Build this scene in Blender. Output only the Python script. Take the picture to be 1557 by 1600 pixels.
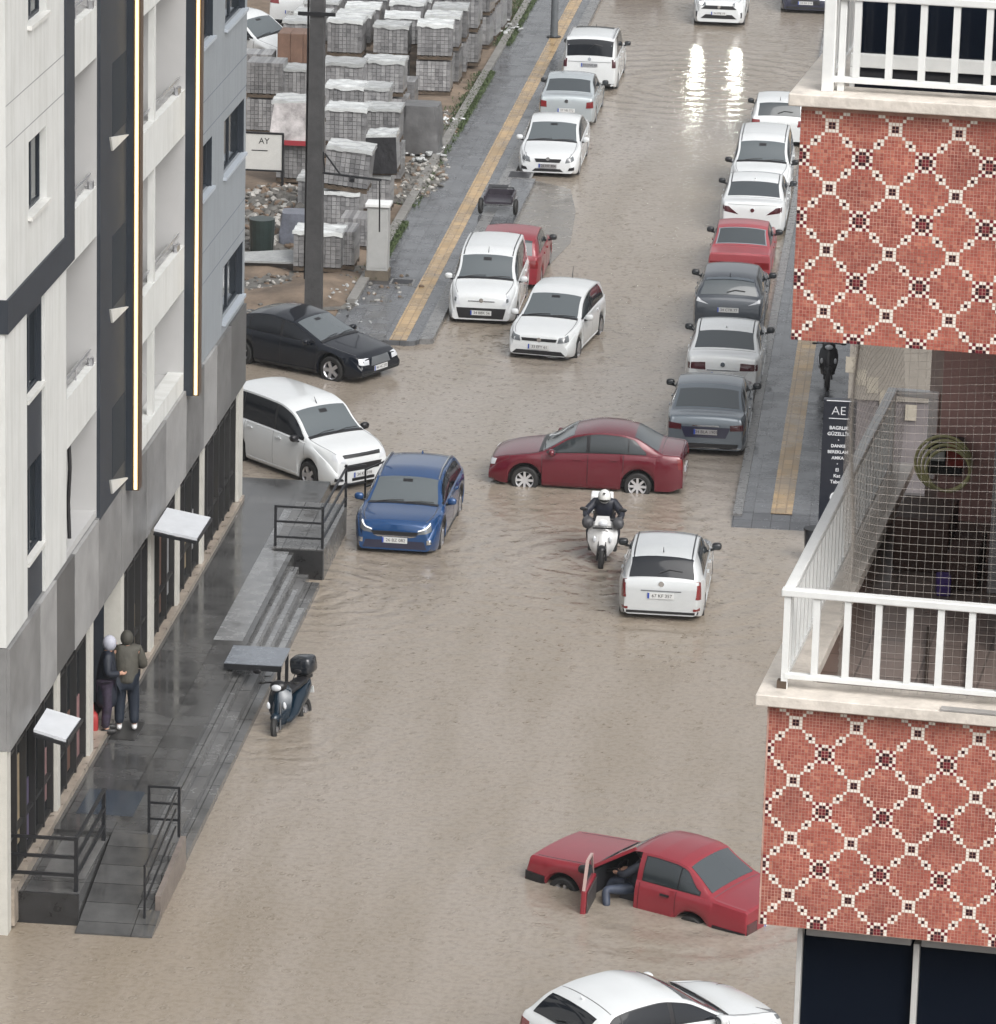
import bpy, bmesh, math, random
from mathutils import Vector, Matrix
from mathutils.bvhtree import BVHTree
for o in list(bpy.data.objects): bpy.data.objects.remove(o)
SC = bpy.context.scene; COL = SC.collection
R = math.radians; PI = math.pi

# ---------------------------------------------------------------- camera
IW, IH, FPX, PITCH, ROLL, CH = 1557., 1600., 7000., R(15.95), -0.0265, 26.0
fwd = Vector((0, math.cos(PITCH), -math.sin(PITCH))); rgt = Vector((1, 0, 0)); upv = rgt.cross(fwd)
cR, sR = math.cos(ROLL), math.sin(ROLL)
cam = bpy.data.objects.new('camera', bpy.data.cameras.new('camera')); COL.objects.link(cam)
ix = rgt*cR - upv*sR; iy = rgt*sR + upv*cR
m3 = Matrix((ix, iy, -fwd)).transposed()
cam.matrix_world = Matrix.Translation((0, 0, CH)) @ m3.to_4x4()
cam.data.sensor_fit = 'HORIZONTAL'; cam.data.sensor_width = 36; cam.data.lens = FPX/IW*36
cam.data.clip_start = .5; cam.data.clip_end = 3000
SC.camera = cam
# ---------------------------------------------------------------- sky, sun, exposure
SUN_EL, SUN_AZ = R(46), R(146)
w = bpy.data.worlds.new('World'); SC.world = w; w.use_nodes = True
nt = w.node_tree; nt.nodes.clear()
sky = nt.nodes.new('ShaderNodeTexSky'); sky.sky_type = 'NISHITA'; sky.sun_disc = False
sky.sun_elevation = SUN_EL; sky.sun_rotation = SUN_AZ; sky.air_density = 1.2; sky.dust_density = 6; sky.ozone_density = 1
hs = nt.nodes.new('ShaderNodeHueSaturation'); hs.inputs['Saturation'].default_value = .16
bg = nt.nodes.new('ShaderNodeBackground'); bg.inputs['Strength'].default_value = .13
wo = nt.nodes.new('ShaderNodeOutputWorld')
nt.links.new(sky.outputs[0], hs.inputs['Color']); nt.links.new(hs.outputs[0], bg.inputs[0]); nt.links.new(bg.outputs[0], wo.inputs[0])
sl = bpy.data.lights.new('sun', 'SUN'); sl.energy = 1.1; sl.angle = R(60); sl.color = (1, .97, .93)
so = bpy.data.objects.new('sun', sl); COL.objects.link(so)
so.rotation_euler = (-Vector((math.sin(SUN_AZ)*math.cos(SUN_EL), math.cos(SUN_AZ)*math.cos(SUN_EL), math.sin(SUN_EL)))).to_track_quat('-Z', 'Y').to_euler()
SC.view_settings.view_transform = 'Standard'; SC.view_settings.look = 'None'
SC.view_settings.exposure = 0.52; SC.view_settings.gamma = 1

# ---------------------------------------------------------------- frames
TH = R(5.4)                                   # the street runs 5.4 degrees off the view direction
Uv = Vector((math.sin(TH), math.cos(TH), 0)); Vv = Vector((math.cos(TH), -math.sin(TH), 0))
def ray(px, py):
    a = px-IW/2; b = py-IH/2; x = a*cR-b*sR; y = a*sR+b*cR
    return rgt*(x/FPX) - upv*(y/FPX) + fwd
def onV(px, py, v):                            # measured point of a facade plane parallel to the street -> (u, z)
    d = ray(px, py); t = v/d.dot(Vv); p = Vector((0, 0, CH))+d*t; return p.dot(Uv), p.z
def uv(px, py, z=0):
    d = ray(px, py); t = (z-CH)/d.z; p = Vector((0, 0, CH))+d*t; return p.dot(Vv), p.dot(Uv)
def SW(v, u, z=0): return Vv*v + Uv*u + Vector((0, 0, z))
rnd = random.Random(7)

# ---------------------------------------------------------------- materials
MC = {}
def mat(name, col=(.5, .5, .5), rough=.5, metal=0., var=0., vs=4., bump=0., bs=20., coat=0., spec=.5, emit=None, es=1., rvar=0.):
    if name in MC: return MC[name]
    m = bpy.data.materials.new(name); m.use_nodes = True; t = m.node_tree; n = t.nodes; l = t.links
    b = n['Principled BSDF']
    b.inputs['Base Color'].default_value = (*col, 1); b.inputs['Roughness'].default_value = rough
    b.inputs['Metallic'].default_value = metal; b.inputs['Specular IOR Level'].default_value = spec
    b.inputs['Coat Weight'].default_value = coat; b.inputs['Coat Roughness'].default_value = .04
    if emit: b.inputs['Emission Color'].default_value = (*emit, 1); b.inputs['Emission Strength'].default_value = es
    if var or bump or rvar:
        tc = n.new('ShaderNodeTexCoord')
        nz = n.new('ShaderNodeTexNoise'); nz.inputs['Scale'].default_value = vs; nz.inputs['Detail'].default_value = 6; nz.inputs['Roughness'].default_value = .65
        l.new(tc.outputs['Object'], nz.inputs['Vector'])
        if var:
            rp = n.new('ShaderNodeValToRGB'); e = rp.color_ramp.elements
            e[0].position = .3; e[1].position = .7
            e[0].color = (*[c*(1-var) for c in col], 1); e[1].color = (*[min(1, c*(1+var)) for c in col], 1)
            l.new(nz.outputs['Fac'], rp.inputs[0]); l.new(rp.outputs[0], b.inputs['Base Color'])
        if rvar:
            mr = n.new('ShaderNodeMapRange'); mr.inputs['From Min'].default_value = .35; mr.inputs['From Max'].default_value = .65
            mr.inputs['To Min'].default_value = max(.02, rough-rvar); mr.inputs['To Max'].default_value = rough+rvar
            l.new(nz.outputs['Fac'], mr.inputs[0]); l.new(mr.outputs[0], b.inputs['Roughness'])
        if bump:
            n2 = n.new('ShaderNodeTexNoise'); n2.inputs['Scale'].default_value = bs; n2.inputs['Detail'].default_value = 4
            l.new(tc.outputs['Object'], n2.inputs['Vector'])
            bp = n.new('ShaderNodeBump'); bp.inputs['Strength'].default_value = bump; bp.inputs['Distance'].default_value = .03
            l.new(n2.outputs['Fac'], bp.inputs['Height']); l.new(bp.outputs[0], b.inputs['Normal'])
    MC[name] = m; return m
def tiled(name, col, col2, rough, size, mortar, var=.25, rvar=.12, offset=0.):
    """wet paving: slabs with joints, puddled gloss"""
    m = mat(name, col, rough, var=var, vs=1.3, rvar=rvar); t = m.node_tree; n = t.nodes; l = t.links
    b = n['Principled BSDF']; src = b.inputs['Base Color'].links[0].from_socket
    tc = n.new('ShaderNodeTexCoord'); br = n.new('ShaderNodeTexBrick'); br.inputs['Scale'].default_value = 1
    br.offset = offset; br.inputs['Brick Width'].default_value = size[0]; br.inputs['Row Height'].default_value = size[1]
    br.inputs['Mortar Size'].default_value = mortar; br.inputs['Mortar'].default_value = (*col2, 1)
    br.inputs['Color1'].default_value = (1, 1, 1, 1); br.inputs['Color2'].default_value = (.72, .72, .72, 1)
    l.new(tc.outputs['Object'], br.inputs['Vector'])
    mx = n.new('ShaderNodeMix'); mx.data_type = 'RGBA'; mx.blend_type = 'MULTIPLY'; mx.inputs[0].default_value = 1
    l.new(src, mx.inputs[6]); l.new(br.outputs['Color'], mx.inputs[7]); l.new(mx.outputs[2], b.inputs['Base Color'])
    return m

# ---------------------------------------------------------------- mesh helper
class MB:
    def __init__(s): s.v = []; s.f = []; s.mi = []
    def add(s, vs, fs, m=0):
        o = len(s.v); s.v += [tuple(v) for v in vs]; s.f += [tuple(i+o for i in f) for f in fs]; s.mi += [m]*len(fs); return s
    def box(s, x0, x1, y0, y1, z0, z1, m=0):
        v = [(x0, y0, z0), (x1, y0, z0), (x1, y1, z0), (x0, y1, z0), (x0, y0, z1), (x1, y0, z1), (x1, y1, z1), (x0, y1, z1)]
        return s.add(v, [(3, 2, 1, 0), (4, 5, 6, 7), (0, 1, 5, 4), (1, 2, 6, 5), (2, 3, 7, 6), (3, 0, 4, 7)], m)
    def cb(s, c, sz, m=0): return s.box(c[0]-sz[0]/2, c[0]+sz[0]/2, c[1]-sz[1]/2, c[1]+sz[1]/2, c[2]-sz[2]/2, c[2]+sz[2]/2, m)
    def beam(s, p, q, w, h=None, m=0, up=(0, 0, 1)):
        h = h or w; p = Vector(p); q = Vector(q); d = (q-p).normalized(); u = Vector(up)
        if abs(d.dot(u)) > .99: u = Vector((0, 1, 0))
        a = d.cross(u).normalized()*w/2; b = a.cross(d).normalized()*h/2
        v = [p-a-b, p+a-b, p+a+b, p-a+b, q-a-b, q+a-b, q+a+b, q-a+b]
        return s.add(v, [(0, 1, 2, 3), (7, 6, 5, 4), (4, 5, 1, 0), (5, 6, 2, 1), (6, 7, 3, 2), (7, 4, 0, 3)], m)
    def tube(s, p, q, r, n=8, r2=None, m=0, caps=True):
        r2 = r if r2 is None else r2; p = Vector(p); q = Vector(q); d = (q-p).normalized()
        u = Vector((0, 0, 1)) if abs(d.z) < .95 else Vector((1, 0, 0)); a = d.cross(u).normalized(); b = a.cross(d).normalized()
        v = [p+(a*math.cos(2*PI*i/n)+b*math.sin(2*PI*i/n))*r for i in range(n)]+[q+(a*math.cos(2*PI*i/n)+b*math.sin(2*PI*i/n))*r2 for i in range(n)]
        f = [(i, i+n, (i+1) % n+n, (i+1) % n) for i in range(n)]
        if caps: f += [tuple(range(n)), tuple(range(2*n-1, n-1, -1))]
        return s.add(v, f, m)
    def path(s, pts, r, n=6, m=0):
        for a, b in zip(pts, pts[1:]): s.tube(a, b, r, n, m=m)
        return s
    def poly(s, pts, t, m=0):                 # polygon extruded by vector t
        n = len(pts); t = Vector(t); v = [Vector(p) for p in pts]+[Vector(p)+t for p in pts]
        return s.add(v, [tuple(range(n-1, -1, -1)), tuple(range(n, 2*n))]+[(i, (i+1) % n, (i+1) % n+n, i+n) for i in range(n)], m)
    def grid(s, rows, m=0, close=False):
        a = len(rows); b = len(rows[0]); v = [p for r in rows for p in r]
        f = [(i*b+j, i*b+j+1, (i+1)*b+j+1, (i+1)*b+j) for i in range(a-1) for j in range(b-1)]
        if close: f += [(i*b+b-1, i*b, (i+1)*b, (i+1)*b+b-1) for i in range(a-1)]
        return s.add(v, f, m)
    def ell(s, c, r, rot=None, nu=12, nv=8, m=0, pw=1.):
        rows = []
        M_ = rot or Matrix.Identity(3)
        sg = lambda t: math.copysign(abs(t)**pw, t)
        for i in range(nv+1):
            th = PI*i/nv-PI/2
            rows.append([Vector(c)+M_@Vector((sg(math.cos(th))*sg(math.cos(2*PI*j/nu))*r[0], sg(math.cos(th))*sg(math.sin(2*PI*j/nu))*r[1], sg(math.sin(th))*r[2])) for j in range(nu)])
        return s.grid(rows, m, close=True)
    def build(s, name, mats, parent=None, smooth=False, angle=35, loc=None, rz=None, bev=0):
        me = bpy.data.meshes.new(name); me.from_pydata(s.v, [], s.f); me.validate()
        if not isinstance(mats, (list, tuple)): mats = [mats]
        for m in mats: me.materials.append(m)
        if len(me.polygons) == len(s.mi): me.polygons.foreach_set('material_index', s.mi)
        bm = bmesh.new(); bm.from_mesh(me); bmesh.ops.remove_doubles(bm, verts=bm.verts, dist=1e-5)
        bmesh.ops.recalc_face_normals(bm, faces=bm.faces)
        if bev: bmesh.ops.bevel(bm, geom=[e for e in bm.edges if len(e.link_faces) == 2 and e.calc_face_angle(0) > .6], offset=bev, segments=2, affect='EDGES', profile=.5)
        bm.to_mesh(me); bm.free()
        if smooth: me.shade_smooth(); me.set_sharp_from_angle(angle=R(angle))
        o = bpy.data.objects.new(name, me); COL.objects.link(o)
        if parent: o.parent = parent
        if loc is not None: o.location = loc
        if rz is not None: o.rotation_euler = (0, 0, rz)
        return o
def tag(o, label=None, cat=None, group=None, kind=None):
    if label: o['label'] = label
    if cat: o['category'] = cat
    if group: o['group'] = group
    if kind: o['kind'] = kind
    return o
def thing(name, label, cat, loc=(0, 0, 0), rz=0., group=None):
    o = bpy.data.objects.new(name, None); COL.objects.link(o); o.empty_display_size = .2
    o.location = loc; o.rotation_euler = (0, 0, rz); return tag(o, label, cat, group)
def sthing(name, label, cat, v, u, z=0., rz=0., group=None):
    """a thing placed in street coordinates: local x = across the street, local y = along it"""
    return thing(name, label, cat, SW(v, u, z), -TH+rz, group)
def struct(name, mb, m, **k):
    o = mb.build(name, m, rz=-TH, **k); o['kind'] = 'structure'; return o
def textmesh(txt, size, name, m, parent, loc, rot, ext=.002, align='CENTER', bold=0.):
    cu = bpy.data.curves.new('t', 'FONT'); cu.body = txt; cu.size = size; cu.extrude = ext; cu.align_x = align; cu.align_y = 'CENTER'; cu.offset = bold; cu.resolution_u = 3
    o = bpy.data.objects.new('t', cu); COL.objects.link(o)
    me = bpy.data.meshes.new_from_object(o.evaluated_get(bpy.context.evaluated_depsgraph_get())); me.name = name
    bpy.data.objects.remove(o); me.materials.clear(); me.materials.append(m)
    r = bpy.data.objects.new(name, me); COL.objects.link(r); r.parent = parent; r.location = loc; r.rotation_euler = rot
    return r

# ---------------------------------------------------------------- common materials
m_asph = mat('asphalt', (.07, .07, .07), .4, var=.3)
m_black = mat('black_plastic', (.012, .012, .014), .35)
m_rubber = mat('rubber', (.014, .014, .014), .7)
m_dark = mat('dark_underside', (.01, .01, .01), .8)
m_glass = mat('car_glass', (.085, .10, .108), .05, spec=1.0, coat=.6)
m_gside = mat('side_glass', (.022, .028, .032), .05, spec=.8, coat=.3)
m_grear = mat('rear_glass', (.045, .054, .06), .05, spec=.9, coat=.4)
m_mglass = mat('mirror_face', (.03, .035, .04), .08)
m_glass2 = mat('tinted_glass', (.010, .012, .016), .05, spec=.5)
m_chrome = mat('chrome', (.75, .76, .78), .15, 1.)
m_alloy = mat('alloy', (.5, .5, .52), .3, .8)
m_lamp = mat('lamp_lens', (.55, .57, .6), .08, coat=1)
m_lampd = mat('lamp_dark', (.12, .13, .14), .06, coat=1)
m_tail = mat('tail_lens', (.16, .01, .012), .1, coat=1)
m_taild = mat('tail_lens_dark', (.055, .008, .012), .1, coat=1)
m_orange = mat('indicator', (.6, .2, .03), .1, coat=1)
m_plate = mat('plate_white', (.55, .56, .56), .4)
m_blue = mat('plate_blue', (.02, .06, .35), .4)
m_white = mat('white_paint', (.60, .62, .63), .16, coat=.6, var=.03, vs=1.5)
m_ink = mat('ink', (.02, .02, .02), .5)
m_steel = mat('dark_steel', (.02, .021, .024), .4, .3)
m_rail = mat('white_enamel', (.74, .75, .74), .3, var=.06, vs=9)
m_conc = mat('concrete', (.2, .195, .185), .6, var=.3, vs=3, bump=.3)
# ================================================================ ground, water, pavements
# flood water: one sheet, raindrop rings and small chop in the bump
def water_mat():
    m = mat('flood_water', (.235, .188, .148), .08, spec=.5); t = m.node_tree; n = t.nodes; l = t.links; b = n['Principled BSDF']
    b.inputs['IOR'].default_value = 1.33
    tc = n.new('ShaderNodeTexCoord')
    def noise(sc, det=4, ys=1.):
        mp = n.new('ShaderNodeMapping'); mp.inputs['Scale'].default_value = (1, ys, 1); l.new(tc.outputs['Object'], mp.inputs[0])
        x = n.new('ShaderNodeTexNoise'); x.inputs['Scale'].default_value = sc; x.inputs['Detail'].default_value = det; l.new(mp.outputs[0], x.inputs['Vector']); return x.outputs['Fac']
    def mth(op, a, b_=None, c=None):
        x = n.new('ShaderNodeMath'); x.operation = op
        for i, q in enumerate((a, b_, c)):
            if q is None: continue
            if isinstance(q, (int, float)): x.inputs[i].default_value = q
            else: l.new(q, x.inputs[i])
        return x.outputs[0]
    def rings(sc, k, dens):
        v = n.new('ShaderNodeTexVoronoi'); v.inputs['Scale'].default_value = sc; l.new(tc.outputs['Object'], v.inputs['Vector'])
        d = v.outputs['Distance']; c = n.new('ShaderNodeSeparateColor'); l.new(v.outputs['Color'], c.inputs[0])
        on = mth('GREATER_THAN', c.outputs[0], dens)
        fall = mth('MAXIMUM', mth('SUBTRACT', 1, mth('MULTIPLY', d, 2.6)), 0)
        return mth('MULTIPLY', mth('MULTIPLY', mth('SINE', mth('ADD', mth('MULTIPLY', d, k), mth('MULTIPLY', c.outputs[1], 6))), fall), on)
    noise_w = noise(1.7, 2)
    h = mth('ADD', mth('MULTIPLY', noise(1.1, 3), .9), mth('MULTIPLY', noise(6, 4, .7), .55))
    h = mth('ADD', h, mth('MULTIPLY', rings(3.2, 26, .35), .42)); h = mth('ADD', h, mth('MULTIPLY', rings(6.1, 20, .2), .3)); h = mth('ADD', h, mth('MULTIPLY', noise(24, 2), .16))
    # rings spreading from whatever stands or moves in the water
    for (v, u, k, amp, r0) in ((-7.3, 141, 7, .34, 5.0), (-6.1, 87.4, 11, .9, .5), (-4.66, 85.4, 8, .45, 2.0), (-10.3, 89, 8, .45, 2.0), (-7.6, 92.5, 9, .35, 1.0), (-5.2, 92.3, 9, .35, 1.0), (-8.9, 105.5, 8, .45, 1.8), (-3.4, 68.0, 7, .5, 2.0), (-11.2, 75.6, 12, .4, .5), (-12.4, 92.8, 8, .4, 1.6), (-4.5, 97.5, 8, .3, 2.2), (-11.7, 84.2, 12, .8, .2)):
        vd = n.new('ShaderNodeVectorMath'); vd.operation = 'DISTANCE'; l.new(tc.outputs['Object'], vd.inputs[0]); vd.inputs[1].default_value = (v, u, 0)
        wob = mth('ADD', vd.outputs['Value'], mth('MULTIPLY', noise_w, .8))
        env = mth('MULTIPLY', mth('POWER', 2.718, mth('MULTIPLY', mth('MAXIMUM', mth('SUBTRACT', vd.outputs['Value'], r0), 0), -.55)), amp)
        h = mth('ADD', h, mth('MULTIPLY', mth('SINE', mth('MULTIPLY', wob, k)), env))
    bp = n.new('ShaderNodeBump'); bp.inputs['Strength'].default_value = .42; bp.inputs['Distance'].default_value = .045
    l.new(h, bp.inputs['Height']); l.new(bp.outputs[0], b.inputs['Normal'])
    rp = n.new('ShaderNodeValToRGB'); e = rp.color_ramp.elements; e[0].position = .3; e[1].position = .72
    e[0].color = (.25, .213, .170, 1); e[1].color = (.288, .258, .226, 1)
    l.new(noise(.07, 4), rp.inputs[0]); 
    mx = n.new('ShaderNodeMix'); mx.data_type = 'RGBA'; mx.blend_type = 'MULTIPLY'; l.new(rp.outputs[0], mx.inputs[6])
    r2 = n.new('ShaderNodeValToRGB'); r2.color_ramp.elements[0].position = .35; r2.color_ramp.elements[0].color = (.84, .82, .80, 1); r2.color_ramp.elements[1].position = .55
    l.new(noise(9, 5), r2.inputs[0]); l.new(r2.outputs[0], mx.inputs[7]); mx.inputs[0].default_value = .8
    m3_ = n.new('ShaderNodeMix'); m3_.data_type = 'RGBA'; m3_.blend_type = 'MULTIPLY'; m3_.inputs[0].default_value = 1
    r3 = n.new('ShaderNodeValToRGB'); r3.color_ramp.elements[0].position = .38; r3.color_ramp.elements[0].color = (.93, .915, .885, 1); r3.color_ramp.elements[1].position = .6; r3.color_ramp.elements[1].color = (1.04, 1.04, 1.05, 1)
    l.new(noise(.9, 5, .16), r3.inputs[0]); l.new(mx.outputs[2], m3_.inputs[6]); l.new(r3.outputs[0], m3_.inputs[7])
    l.new(m3_.outputs[2], b.inputs['Base Color'])
    return m
struct('ground', MB().box(-90, 80, -5, 325, -1.2, -.75), m_asph)
struct('flood_water', MB().add([(-88, -4, 0), (78, -4, 0), (78, 322, 0), (-88, 322, 0)], [(0, 1, 2, 3)]), water_mat())

m_side = tiled('wet_sidewalk', (.115, .12, .13), (.45, .45, .45), .22, (.4, .4), .012, var=.22, rvar=.14)
m_tact = tiled('tactile_paving', (.44, .31, .165), (.55, .5, .45), .3, (.21, .4), .014, var=.25)
m_kerb = mat('kerb_stone', (.17, .17, .17), .3, var=.3, vs=4, rvar=.1, bump=.3)
m_dirt = mat('building_lot_dirt', (.165, .125, .092), .75, var=.5, vs=.9, bump=.7, bs=7)
m_weed = mat('weeds', (.05, .075, .025), .7, var=.4, vs=8)
m_white_line = mat('road_paint', (.3, .3, .3), .4, var=.3)

# left pavement beyond the side street, with a rounded corner
SL0 = 104.7
def slab(name, v0, v1, u0, u1, z0, z1, m, label_kind='structure', rc=0, rcl=0):
    pts = []
    if rc:
        for i in range(7): a = PI/2*i/6; pts.append((v1-rc+rc*math.sin(a), u0+rc-rc*math.cos(a), z0))
    else: pts.append((v1, u0, z0))
    pts += [(v1, u1, z0), (v0, u1, z0), (v0, u0, z0)]
    return struct(name, MB().poly(pts, (0, 0, z1-z0)), m)
slab('sidewalk', -13.95, -11.95, SL0, 300, -.5, .12, m_side, rc=.3)
slab('kerb', -11.945, -11.62, SL0+.25, 300, -.5, .135, m_kerb, rc=.2)
slab('tactile_strip', -12.66, -12.24, SL0+.05, 300, .121, .128, m_tact)
slab('lot_kerb', -14.2, -13.955, 108.5, 300, -.5, .2, m_conc)
# lower forecourt where the pavement dips to the side street
struct('sidewalk', MB().add([(-14.3, 104.2, .03), (-12.75, 104.6, .03), (-12.7, 111.5, .132), (-13.95, 111.5, .132), (-14.3, 109, .1)], [(0, 1, 2, 3, 4)]), tiled('dark_wet_paving', (.06, .063, .07), (.25, .25, .25), .15, (.5, .5), .01))
# right pavement
slab('sidewalk', -3.42, 3.0, 91.3, 300, -.5, .10, m_side)
slab('kerb', -3.62, -3.425, 91.0, 300, -.5, .115, m_kerb)
slab('tactile_strip', -2.83, -2.38, 91.2, 300, .101, .108, m_tact)
struct('sidewalk_ramp', MB().add([(-3.62, 89.4, -.10), (3, 89.4, -.10), (3, 91.3, .10), (-3.62, 91.3, .10)], [(0, 1, 2, 3)]), m_side)

# building lot: lumpy dirt
def lot():
    mb = MB(); rows = []
    r_ = random.Random(3)
    from mathutils import noise
    for i in range(120):
        u = 105.5+i*.62; row = []
        for j in range(56):
            v = -14.2-j*.62
            h = .13+.22*noise.noise(Vector((v*.5, u*.5, 0)))+.07*noise.noise(Vector((v*2.1, u*2.1, 3)))
            h = min(h, .1) if j < 1 else h
            if u < 108.5: h = -.06+(h+.06)*max(0, (u-105.5)/3)
            row.append((v, u, h))
        rows.append(row)
    return mb.grid(rows)
struct('building_lot', lot(), m_dirt, smooth=True, angle=180)

struct('sidewalk', MB().poly([(-11.946, 112.6, -.4), (-11.05, 113.4, -.4), (-10.95, 124.6, -.4), (-11.946, 125.2, -.4)], (0, 0, .532)), m_side)
struct('road', MB().poly([(-11.04, 111.5, -.4), (-9.7, 113.5, -.4), (-9.3, 117, -.4), (-9.5, 121, -.4), (-9.9, 124, -.4), (-11.04, 125, -.4)], (0, 0, .412)), mat('wet_road_edge', (.17, .155, .135), .2, var=.2, vs=1.5, rvar=.1))
# drains, manhole frames on the left pavement near the red car
m_grate = mat('iron_grate', (.03, .03, .035), .35, .5)
def cover(px, py, w, l, label):
    v, u = uv(px, py, .12); t = sthing('drain_cover', label, 'drain cover', v, u, .124 if py > 400 else .134)
    MB().box(-w/2-.06, w/2+.06, -l/2-.1, l/2+.1, -.03, .012).build('frame', m_kerb, t)
    g = MB()
    for k in range(8): g.box(-w/2, w/2, -l/2+k*l/8, -l/2+(k+.72)*l/8, .002, .024)
    g.box(-w/2, w/2, -l/2, l/2, .0125, .018); g.build('grate', m_grate, t)
cover(778, 294, .55, .75, 'narrow dark drain cover on the left pavement above the larger one')
cover(783, 314, .7, 1.1, 'largest dark drain cover on the left pavement behind the red car')
cover(813, 274, .6, .8, 'drain cover right in front of the white sedan at the left kerb')
cover(629, 441, .5, .5, 'small drain cover near the foot of the grey electrical cabinet')

# weeds along lot kerb
def weeds():
    mb = MB(); r_ = random.Random(11)
    for seg in ((111, 118, 2600, .18), (131, 141, 3600, .3), (146, 158, 3600, .5), (120, 131, 500, .2)):
        for k in range(seg[2]):
            u = r_.uniform(*seg[:2]); v = -13.8-abs(r_.gauss(0, seg[3]))*.9; h = r_.uniform(.03, .12); a = r_.uniform(0, 6.28); z = .1
            p = Vector((v, u, z)); d = Vector((math.cos(a), math.sin(a), 0)); e = Vector((-d.y, d.x, 0))*.014
            mb.add([p-e, p+e, p+d*.08*r_.random()+Vector((0, 0, h))+e*.5, p+d*.07+Vector((0, 0, h*1.1))-e*.4], [(0, 1, 2, 3)])
    return mb
o = weeds().build('weeds', m_weed, rz=-TH); tag(o, 'green weeds growing along the lot kerb beside the pavement', 'weeds', kind='stuff')
# ================================================================ left building
V0 = -13.72; UN = 64.95; UF = 88.6
mw = mat('white_render', (.60, .61, .60), .6, var=.05, vs=1.2, bump=.05, bs=60)
mg = mat('blue_grey_render', (.26, .285, .31), .6, var=.05, vs=1.2, bump=.05, bs=60)
def streaks(m, lo=.80):
    t = m.node_tree; b = t.nodes['Principled BSDF']; src = b.inputs['Base Color'].links[0].from_socket
    tc = t.nodes.new('ShaderNodeTexCoord'); mp = t.nodes.new('ShaderNodeMapping'); mp.inputs['Scale'].default_value = (1, 3.2, .22); t.links.new(tc.outputs['Object'], mp.inputs[0])
    nz = t.nodes.new('ShaderNodeTexNoise'); nz.inputs['Scale'].default_value = 1.6; nz.inputs['Detail'].default_value = 7; nz.inputs['Roughness'].default_value = .7; t.links.new(mp.outputs[0], nz.inputs['Vector'])
    rp = t.nodes.new('ShaderNodeValToRGB'); e = rp.color_ramp.elements; e[0].position = .34; e[0].color = (lo, lo, lo*.98, 1); e[1].position = .56
    mx = t.nodes.new('ShaderNodeMix'); mx.data_type = 'RGBA'; mx.blend_type = 'MULTIPLY'; mx.inputs[0].default_value = 1
    t.links.new(nz.outputs['Fac'], rp.inputs[0]); t.links.new(src, mx.inputs[6]); t.links.new(rp.outputs[0], mx.inputs[7]); t.links.new(mx.outputs[2], b.inputs['Base Color'])
streaks(mw, .86); streaks(mg, .88)
mlg = mat('loggia_grey', (.42, .42, .42), .7, var=.05, vs=1)
mdk = mat('slate_cladding', (.024, .030, .040), .55, var=.12, vs=2)
mdk2 = mat('slate_cladding_dark', (.02, .026, .035), .4, var=.15, vs=2)
mgl = mat('facade_glass', (.012, .016, .02), .06, spec=.8)
mbr = mat('bronze_profile', (.10, .06, .035), .4, .3)
mled = mat('led_strip', (.9, .75, .4), .4, emit=(1., .60, .18), es=.42)
mledc = mat('led_core', (1, .9, .7), .4, emit=(1., .85, .52), es=.85)
msill = mat('sill_stone', (.6, .6, .58), .4, var=.1)
mfas = mat('fascia_grey', (.19, .19, .19), .5, var=.25, vs=1.1)
mfas2 = mat('fascia_light', (.28, .28, .28), .5, var=.2, vs=1.1)
mfas4 = mat('fascia_mid', (.14, .14, .14), .5, var=.3, vs=1.4)
mfas3 = mat('fascia_dark', (.09, .09, .09), .5, var=.2, vs=1.1)
bld = sthing('apartment_building', 'white and slate apartment block with lit gold strips and shops along the wet platform', 'building', V0, UN, 0)
def bb(mb, name, m, parent=None, **k):
    mb.v = [(x-V0, y-UN, z) for x, y, z in mb.v] if not getattr(mb, 'sh', 0) else mb.v
    mb.sh = 1
    return mb.build(name, m, parent or bld, **k)
ZT = 17.5
def fu(px, py): return onV(px, py, V0)
def bu(px):                                    # u where the facade foot shows at picture column px
    return onV(px, 1399.5-1.625*px, V0)[0]
# --- wall openings are left out by building the wall from strips
def wall_with(name, m, u0, u1, z0, z1, holes, v=V0, th=.3, parent=None):
    """holes: (ua, ub, za, zb) not overlapping in u-order"""
    mb = MB(); us = sorted(set([u0, u1]+[a for h in holes for a in h[:2]])); zs = sorted(set([z0, z1]+[a for h in holes for a in h[2:]]))
    for a, b in zip(us, us[1:]):
        z = z0
        hh = sorted([h for h in holes if h[0] <= a+1e-6 and h[1] >= b-1e-6], key=lambda h: h[2])
        for h in hh:
            if h[2] > z: mb.box(v-th, v, a, b, z, h[2])
            z = h[3]
        if z < z1: mb.box(v-th, v, a, b, z, z1)
    return bb(mb, name, m, parent)
def window(ua, ub, za, zb, rev, depth=.14, sill=True, v=V0, frame=mdk2, label=None, sm=None):
    w_ = bb(MB().box(v-depth-.05, v-depth, ua-.02, ub+.02, za-.02, zb+.02), 'window', mgl)
    fr = MB()
    for z in (za, zb-.05): fr.box(v-depth+.002, v-depth+.03, ua, ub, z, z+.05)
    for u in (ua, (ua+ub)/2-.025, ub-.05): fr.box(v-depth+.002, v-depth+.032, u, u+.05, za+.05, zb-.05)
    bb(fr, 'frame', frame, w_)
    rv = MB().box(v-depth, v-.004, ub-.012, ub+.01, za, zb).box(v-depth, v-.004, ua-.01, ua+.012, za, zb).box(v-depth, v-.004, ua+.012, ub-.012, zb-.012, zb+.01)
    bb(rv, 'reveal', rev, w_)
    if sill: bb(MB().box(v-.05, v+.07, ua-.06, ub+.06, za-.05, za+.012), 'sill', sm or msill, w_)
    return w_
# core behind everything
bb(MB().box(-24, V0-1.3, UN+.02, UF-.02, 0, ZT), 'core', mlg)
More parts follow.
